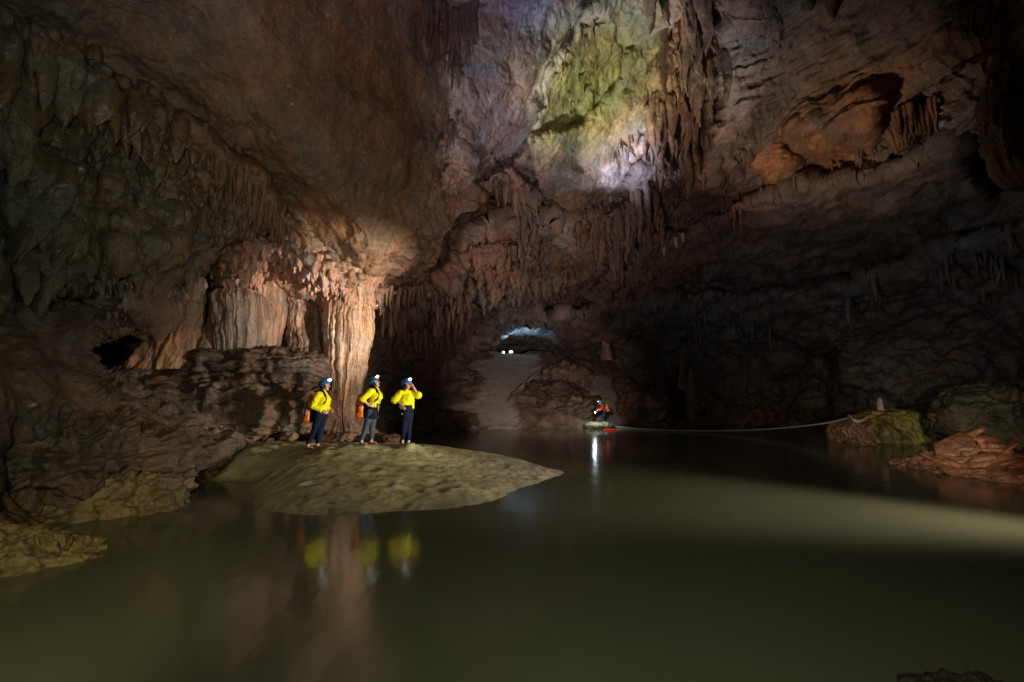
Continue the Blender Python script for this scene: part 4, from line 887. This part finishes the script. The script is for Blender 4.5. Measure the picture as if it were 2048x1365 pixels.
    bm_ellipsoid(bm, H(-.030, 0, .012), (.094, .086, .090), Rh); bm_ellipsoid(bm, H(-.055, 0, -.05), (.052, .076, .05 + hl), Rh)
    for s in (-1, 1): bm_ellipsoid(bm, H(-.012, s * .066, -.03), (.042 if hl > .05 else .028, .020, .06 if hl > .05 else .035), Rh)
    bake('hair', bm, M_HAIR, root, .009, 1, .004, .03)
    bm = bmesh.new(); bm_ellipsoid(bm, H(-.012, 0, .052), (.134, .108, .105), Rh, 40)
    cut = head + Rh @ Vector((0, 0, .040)); pn = Rh @ Vector((.12, 0, -1))
    bmesh.ops.bisect_plane(bm, geom=bm.verts[:] + bm.edges[:] + bm.faces[:], plane_co=cut, plane_no=pn, clear_outer=True)
    hv = bm.verts[:]
    for vv in hv:                                                # ridges over the crown
        l_ = Rh.transposed() @ (vv.co - head)
        if l_.z > .08: vv.co += (Rh @ Vector((0, 0, 1))) * (.006 * math.cos(l_.y * 95) * min(1, (l_.z - .08) / .04))
    ed = [e for e in bm.edges if e.is_boundary]
    ret = bmesh.ops.extrude_edge_only(bm, edges=ed); nv = [g for g in ret['geom'] if isinstance(g, bmesh.types.BMVert)]
    for vv in nv:
        l_ = Rh.transposed() @ (vv.co - head); k = 1.05 + (.14 if l_.x > .06 else 0); vv.co = head + Rh @ Vector((l_.x * k, l_.y * 1.05, l_.z - .014 - (.022 if l_.x < -.02 else 0)))
    bmesh.ops.solidify(bm, geom=bm.faces[:], thickness=-.008)
    hm = bake('helmet', bm, look['helmet'], root, None, 0)
    bm = bmesh.new(); lampc = H(.112, 0, .128); lf_ = Rh @ Vector((1, 0, .25)).normalized()
    bmesh.ops.create_cone(bm, cap_ends=True, segments=18, radius1=.026, radius2=.030, depth=.045, matrix=Matrix.Translation(lampc) @ lf_.to_track_quat('Z', 'Y').to_matrix().to_4x4())
    bmesh.ops.create_cube(bm, size=1, matrix=Matrix.Translation(H(.088, 0, .118)) @ Rh.to_4x4() @ Matrix.Diagonal((.05, .05, .04, 1)))
    nf = len(bm.faces)
    bm_ellipsoid(bm, lampc + lf_ * .030, (.021, .025, .020), None, 16)
    bm.faces.ensure_lookup_table()
    for f_ in bm.faces[nf:]: f_.material_index = 1
    hlm = bake('headlamp', bm, [M_BLACK, M_LENS], root); hlm.parent = hm
    bm = bmesh.new()
    for s in (-1, 1):
        chain(bm, [(H(.02, s * .083, .02), .006), (H(.035, s * .068, -.06), .006), (H(.055, 0, -.118), .006)]); 
    st = bake('chin_strap', bm, M_BLACK, root); st.parent = hm
    return root, v, lampc, lf_

def dry_bag(label, person_root, x0, x1, z0, z1, yw, v, side_y, tilt=.08):
    """rolled top dry bag worn as a backpack, standing proud of the wearer's back"""
    root = empty('dry_bag_backpack', person_root.location); tag(root, label, 'backpack', 'orange dry bags carried by two walkers')
    h = z1 - z0; cx = (x0 + x1) / 2; hw = (x1 - x0) / 2; M = Matrix.Translation((cx, 0, (z0 + z1) / 2)) @ Matrix.Rotation(tilt, 4, 'Y')
    def T(x, y, z): return M @ Vector((x, y, z))
    nz, na = 26, 36; mb = MB(); V = []
    for i in range(nz):
        t = i / (nz - 1); z = -h / 2 + t * h * .86; tp = 1 - .22 * max(0, (t - .72) / .28) ** 1.5 - .35 * max(0, (.06 - t) / .06) ** 2
        for k in range(na):
            a = 2 * math.pi * k / na; c, s = math.cos(a), math.sin(a); p = 3.4; q = (abs(c) ** p + abs(s) ** p) ** (-1 / p)
            V.append(T(hw * q * c * tp * (1 - .5 * max(0, (t - .75) / .25)), yw / 2 * q * s * tp, z))
    V.append(T(0, 0, -h / 2)); V.append(T(0, 0, h * .36))
    V = np.array([[*p] for p in V]); V += .012 * np.stack([fbm(V / .14, 3), fbm(V / .14 + 9, 3), 0 * V[:, 0]], -1)
    a = np.arange(nz * na).reshape(nz, na); b = np.hstack([a, a[:, :1]]); Q = np.stack([b[:-1, 1:], b[1:, 1:], b[1:, :-1], b[:-1, :-1]], -1).reshape(-1, 4)
    Tt = [[nz * na, (k + 1) % na, k] for k in range(na)] + [[nz * na + 1, (nz - 1) * na + k, (nz - 1) * na + (k + 1) % na] for k in range(na)]
    mesh_obj('bag_body', V, [Q, np.array(Tt)], M_ORANGE, root)
    bm = bmesh.new(); chain(bm, [(T(.02, -yw * .46, h * .40), .042), (T(.03, 0, h * .44), .05), (T(.02, yw * .46, h * .40), .042)]); bake('roll_top', bm, M_ORANGE, root, .01, 2, .008, .06)
    bm = bmesh.new(); bmesh.ops.create_cube(bm, size=1, matrix=M @ Matrix.Translation((-.005, -yw / 2 + .002, -h * .09)) @ Matrix.Diagonal((hw * 1.05, .03, h * .36, 1)))
    bmesh.ops.bevel(bm, geom=bm.edges[:], offset=.008, segments=2, affect='EDGES'); pk = bake('pocket', bm, M_POCKET, root)
    bm = bmesh.new()
    for zz in (-.19, -.12, .0): bmesh.ops.create_cube(bm, size=1, matrix=M @ Matrix.Translation((-.005, -yw / 2 - .015, h * zz)) @ Matrix.Diagonal((hw * (.6 if zz else .3), .004, .012 if zz else .045, 1)))
    wp = bake('printed_panel', bm, M_WHITE, None) if 'middle' not in label else bake('pocket_trim', bm, M_BLACK, None)
    wp.parent = pk
    bm = bmesh.new(); bmesh.ops.create_cube(bm, size=1, matrix=M @ Matrix.Translation((hw + .02, 0, -h * .08)) @ Matrix.Diagonal((.05, yw * .9, h * .82, 1)))
    bmesh.ops.bevel(bm, geom=bm.edges[:], offset=.02, segments=3, affect='EDGES'); bake('back_panel', bm, M_BLACK, root)
    bm = bmesh.new(); chain(bm, [(T(-hw * .1, -yw / 2 - .006, h * .40), .010), (T(-hw * .2, -yw / 2 - .012, h * .16), .010), (T(-hw * .1, -yw / 2 - .012, .05 * h), .010), (T(hw * .9, -yw / 2 - .004, h * .02), .010)]); bake('side_strap', bm, M_BLACK, root)
    bm = bmesh.new(); bm_ellipsoid(bm, T(-hw * .2, -yw / 2 - .016, h * .15), (.014, .008, .018)); bake('buckle', bm, M_GREY, root)
    for s in (1, -1):
        mb = MB(); ys = side_y * s
        ch = v['chest']; sh = v['neck']
        path = [(x1 + .0, ys * .8, z1 - .09), (ch.x - .05, ys * .86, v['shR'].z + .085), (ch.x + .035, ys * .92, v['shR'].z + .065), (ch.x + .10, ys * 1.12, ch.z + .03), (ch.x + .06, ys * 1.34, ch.z - .10), (ch.x - .04, ys * 1.25, ch.z - .17), (x1 + .02, ys * .9, z0 + .16)]
        pp = smooth_path(path, 40); Vv = []
        for i, p in enumerate(pp):
            t = (np.array(pp[min(i + 1, 39)]) - np.array(pp[max(i - 1, 0)])); t /= np.linalg.norm(t) + 1e-9
            nrm = np.array([0, s, .35]); wv = np.cross(t, nrm); wv /= np.linalg.norm(wv) + 1e-9; nv_ = np.cross(wv, t); wd = .036 if i < 26 else .016
            for a, c in ((-1, -1), (1, -1), (1, 1), (-1, 1)): Vv.append(np.array(p) + wv * wd * a + nv_ * .008 * c)
        a = np.arange(160).reshape(40, 4); b = np.hstack([a, a[:, :1]]); Q = np.stack([b[:-1, :-1], b[1:, :-1], b[1:, 1:], b[:-1, 1:]], -1).reshape(-1, 4)
        mesh_obj('shoulder_strap', np.array(Vv), np.vstack([Q, [[0, 3, 2, 1], [156, 157, 158, 159]]]), M_BLACK, root)
    return root

WALK = 'walkers in yellow shirts and blue helmets on the sand bank'
def stand(px, py, Y):
    p = at(px, py, Y); return p
# left walker
o1 = np.array([*at(625, 890, 10.9)[:2], 0]); o1[2] = sand_z(o1[0], o1[1]) + .0
J1 = dict(head=(.235,0,1.47), neck=(.20,0,1.335), chest=(.21,0,1.14), waist=(.205,0,.93), hip=(.185,0,.82),
 shL=(.17,.165,1.25), elL=(.13,.24,1.0), wrL=(.33,.13,.90), shR=(.15,-.165,1.25), elR=(.055,-.225,1.0), wrR=(.265,-.17,.895),
 hpL=(.19,.085,.79), knL=(.135,.08,.45), anL=(.095,.075,.10), hpR=(.16,-.085,.79), knR=(.065,-.085,.45), anR=(-.065,-.08,.10))
p1, v1, lp1, lf1 = make_person('left of three walkers, hands clasped at the waist, yellow long sleeved shirt and orange pack', WALK, o1, J1, -.05, .08, 1.78,
 dict(front=(1,0,0), palmL=(0,-1,0), palmR=(0,1,0), curlL=.9, curlR=.9, footL=(1,-.1,0), footR=(1,-.2,0), trouser_mat=M_NAVY, helmet=M_HELM, hair=.02, hem=.2, sleeve_r=.058))
dry_bag('orange dry bag with a printed pocket on the back of the left walker', p1, -.20, -.015, .62, 1.22, .30, v1, -.125, .07)
# middle walker
o2 = np.array([*at(738, 888, 11.2)[:2], 0]); o2[2] = sand_z(o2[0], o2[1])
J2 = dict(head=(.095,0,1.47), neck=(.12,0,1.35), chest=(.12,0,1.16), waist=(.075,0,.95), hip=(.06,0,.83),
 shL=(.10,.165,1.27), elL=(-.04,.27,1.06), wrL=(.06,.19,.93), shR=(.05,-.165,1.27), elR=(-.10,-.29,1.10), wrR=(.0,-.19,.97),
 hpL=(.07,.085,.80), knL=(.04,.085,.45), anL=(.03,.085,.10), hpR=(.045,-.085,.80), knR=(-.05,-.09,.46), anR=(-.15,-.09,.10))
p2, v2, lp2, lf2 = make_person('middle walker looking up with hand on hip, black wrap round the hips over jeans', WALK, o2, J2, -.08, .42, 1.25,
 dict(front=(1,0,0), palmL=(0,-1,0), palmR=(.2,1,0), handR=(1,.25,-.25), handL=(1,-.2,-.3), curlL=.5, curlR=.5, footL=(1,-.1,0), footR=(1,-.2,0), trouser_mat=M_JEAN, helmet=M_HELM, hair=.06, skirt=(.97,.62,M_BLACK), hem=.05, sleeve_r=.062))
b2 = dry_bag('orange dry bag with a plain red pocket on the back of the middle walker', p2, -.34, -.11, .63, 1.22, .30, v2, -.125, -.06)
bm = bmesh.new(); chain(bm, [(Vector((.17,-.03,1.30)), .006), (Vector((.268,-.06,1.16)), .006), (Vector((.245,-.09,1.0)), .006)]); bmesh.ops.create_cube(bm, size=1, matrix=Matrix.Translation((.222,-.12,.90)) @ Matrix.Rotation(-.08, 4, 'Y') @ Matrix.Diagonal((.030,.010,.19,1)))
lan = bake('lanyard', bm, M_BLUEW, p2)
bm = bmesh.new(); bmesh.ops.create_cube(bm, size=1, matrix=Matrix.Translation((.229,-.127,.90)) @ Matrix.Rotation(-.08, 4, 'Y') @ Matrix.Diagonal((.014,.006,.17,1))); lw = bake('lanyard_print', bm, M_WHITE, p2); lw.parent = lan
# right walker
o3 = np.array([*at(812, 889, 11.5)[:2], 0]); o3[2] = sand_z(o3[0], o3[1])
J3 = dict(head=(-.01,-.01,1.50), neck=(-.02,0,1.37), chest=(-.01,0,1.17), waist=(0,0,.98), hip=(0,0,.86),
 shR=(-.14,-.09,1.29), elR=(-.27,-.13,1.12), wrR=(-.09,-.21,1.02), shL=(.11,.08,1.29), elL=(.27,.02,1.24), wrL=(.165,-.06,1.44),
 hpL=(.05,.05,.83), knL=(.055,.03,.46), anL=(.065,-.02,.10), hpR=(-.05,-.05,.83), knR=(-.045,-.05,.46), anR=(-.085,.0,.10))
p3, v3, lp3, lf3 = make_person('right walker shading the eyes with a raised hand, navy jacket round the hips, no backpack', WALK, o3, J3, -.55, .10, .98,
 dict(front=(.65,-.76,0), palmL=(-.5,-.4,.3), palmR=(.3,.8,0), handL=(-.55,-.2,.75), handR=(.55,-.1,-.8), curlL=.35, curlR=.5, footL=(.8,-.6,0), footR=(.3,-.9,0), trouser_mat=M_NAVY, helmet=M_HELM2, hair=.06, skirt=(1.0,.64,M_NAVY), jacket=1, skirt_r=.162, patch=(-.055,-.172,-.08), hem=.1, loose=.01, sleeve_r=.082, cuff=.07))
# far caver on the flat stone, lighting the way
o4 = at(1207, 846, 24.6)
J4 = dict(head=(-.16,0,1.28), neck=(-.08,0,1.20), chest=(.0,0,1.03), waist=(.10,0,.86), hip=(.12,0,.76),
 shL=(-.02,.165,1.12), elL=(-.16,.2,.92), wrL=(-.32,.12,.86), shR=(-.02,-.165,1.12), elR=(-.14,-.22,.90), wrR=(-.34,-.16,.80),
 hpL=(.12,.085,.74), knL=(.0,.09,.43), anL=(.10,.085,.10), hpR=(.12,-.085,.74), knR=(-.03,-.09,.42), anR=(.02,-.09,.10))
J4 = {k: (a, b, c) for k, (a, b, c) in J4.items()}
M_DUSK = plain('dark_red_jacket', (.30, .05, .02), .75, noise=.2)
_y = M_YEL; M_YEL = M_DUSK
p4, v4, lp4, lf4 = make_person('distant caver in a red orange jacket stooping on a lit flat stone across the river', None, o4, J4, math.pi, -.25, 1.8,
 dict(front=(-1,0,0), palmL=(0,-1,0), palmR=(0,1,0), curlL=1.1, curlR=1.1, footL=(-1,-.1,0), footR=(-1,-.1,0), trouser_mat=M_NAVY, helmet=M_HELM, hair=.03, hem=.3))
M_YEL = _y
b4 = dry_bag('dark orange pack on the back of the distant caver', p4, .14, .38, .72, 1.20, .32, v4, -.125, -.35)
for o in list(b4.children):                                      # this pack is worn the other way round
    if o.name.startswith(('shoulder_strap', 'back_panel')): bpy.data.objects.remove(o)
bm = bmesh.new(); bmesh.ops.create_cube(bm, size=1, matrix=Matrix.Translation((.10, 0, .96)) @ Matrix.Rotation(-.35, 4, 'Y') @ Matrix.Diagonal((.06, .28, .42, 1))); bake('back_panel', bm, M_BLACK, b4)
for s in (-1, 1):
    bm = bmesh.new(); chain(bm, [(Vector((.14, s * .12, 1.16)), .02), (Vector((-.03, s * .14, 1.215)), .02), (Vector((-.13, s * .16, 1.05)), .02), (Vector((.02, s * .16, .86)), .015), (Vector((.18, s * .13, .80)), .015)]); bake('shoulder_strap', bm, M_BLACK, b4)
# hand torch of the far caver
tr = empty('hand_torch', o4 + .82 * np.array([-.40, -.16, .76])); tag(tr, 'bright white hand torch held by the distant caver', 'torch')
bm = bmesh.new(); bm_cone(bm, (.06, 0, .03), (-.06, 0, -.03), .02, .024); bmesh.ops.create_cone(bm, cap_ends=True, segments=18, radius1=.03, radius2=.05, depth=.06, matrix=Matrix.Translation((-.09, 0, -.045)) @ Matrix.Rotation(-math.pi * .65, 4, 'Y')); bake('torch_body', bm, M_BLACK, tr)
M_TORCH = plain('torch_lens', (.95, 1, .95), .3, emit=14, noise=0)
bm = bmesh.new(); bm_ellipsoid(bm, (-.125, 0, -.06), (.042, .042, .042)); bake('lens', bm, M_TORCH, tr)
p4.scale = (.82, .82, .82); b4.scale = (.82, .82, .82)
fl = rock('flat_rock', 'flat pale green stone lit at the far water edge under the distant caver', 'rock', (1166,846,1226,858), 24.4, 1.6, (.20,.22,.14), 95, .05, .03, 2.6, sc=.5)
bm = bmesh.new(); g = ground(1219, 861.5); chain(bm, [((-.30,0,.03), .03), ((-.1,0,.05), .05), ((.14,0,.05), .05), ((.32,0,.03), .02)])
M_TRAIL_GLOW = plain('red_trail_glow_mat', (.85, .06, .02), .4, emit=.25, ecol=(.9, .06, .02))  # glowing float made up for a red light's trail and reflection
fo = bake('red_trail_glow', bm, M_TRAIL_GLOW, None, .015, 2); fo.location = g; tag(fo, 'small red glow standing for a light reflection on the river beside the lit flat stone', 'reflection glow')
spot('torch_or_fill_beam', o4 + np.array([-.45, -.55, .95]), o4 + np.array([-.35, -.3, -.3]), 60, (.85, 1.0, .85), 120, 1, .05)
point('caver_fill', o4 + np.array([-.62, -.75, .80]), 22, (.8, .92, 1.0), .05)  # added fill lamp that brightens the distant caver
# camp lanterns beyond the crest of the hill
for k, (px, py, Y, cl, lab) in enumerate([(1007, 705.5, 37.6, (1, .93, .6), 'yellowish camp lantern standing on the crest of the far sand hill'), (1022, 704.5, 37.6, (.92, .97, 1), 'white camp lantern brightest on the crest of the far sand hill')]):
    c = at(px, py, Y); lt = empty('lantern', c); tag(lt, lab, 'lantern', 'camp lanterns on the far hill crest')
    bm = bmesh.new(); bmesh.ops.create_cone(bm, cap_ends=True, segments=20, radius1=.12, radius2=.10, depth=.06, matrix=Matrix.Translation((0, 0, -.14))); bake('base', bm, M_BLACK, lt)
    bm = bmesh.new(); bmesh.ops.create_cone(bm, cap_ends=True, segments=20, radius1=.11, radius2=.05, depth=.06, matrix=Matrix.Translation((0, 0, .15))); chain(bm, [((-.09,0,.15), .008), ((-.07,0,.26), .008), ((.07,0,.26), .008), ((.09,0,.15), .008)]); bake('cap', bm, M_BLACK, lt)
    bm = bmesh.new(); bm_ellipsoid(bm, (0, 0, .01), (.10 + .06 * k, .09, .10)); bake('globe', bm, plain('lantern_globe', cl, .4, emit=5, noise=0, ecol=cl), lt)
spot('lantern_beam', at(1018, 701, 36.6), at(1042, 655, 36), 480, (.38, .68, 1.0), 120, 1, .4)

for m_ in (M_NAVY, M_JEAN, M_BLACK, M_YEL, M_DUSK): m_.node_tree.nodes['Principled BSDF'].inputs['Specular IOR Level'].default_value = .12
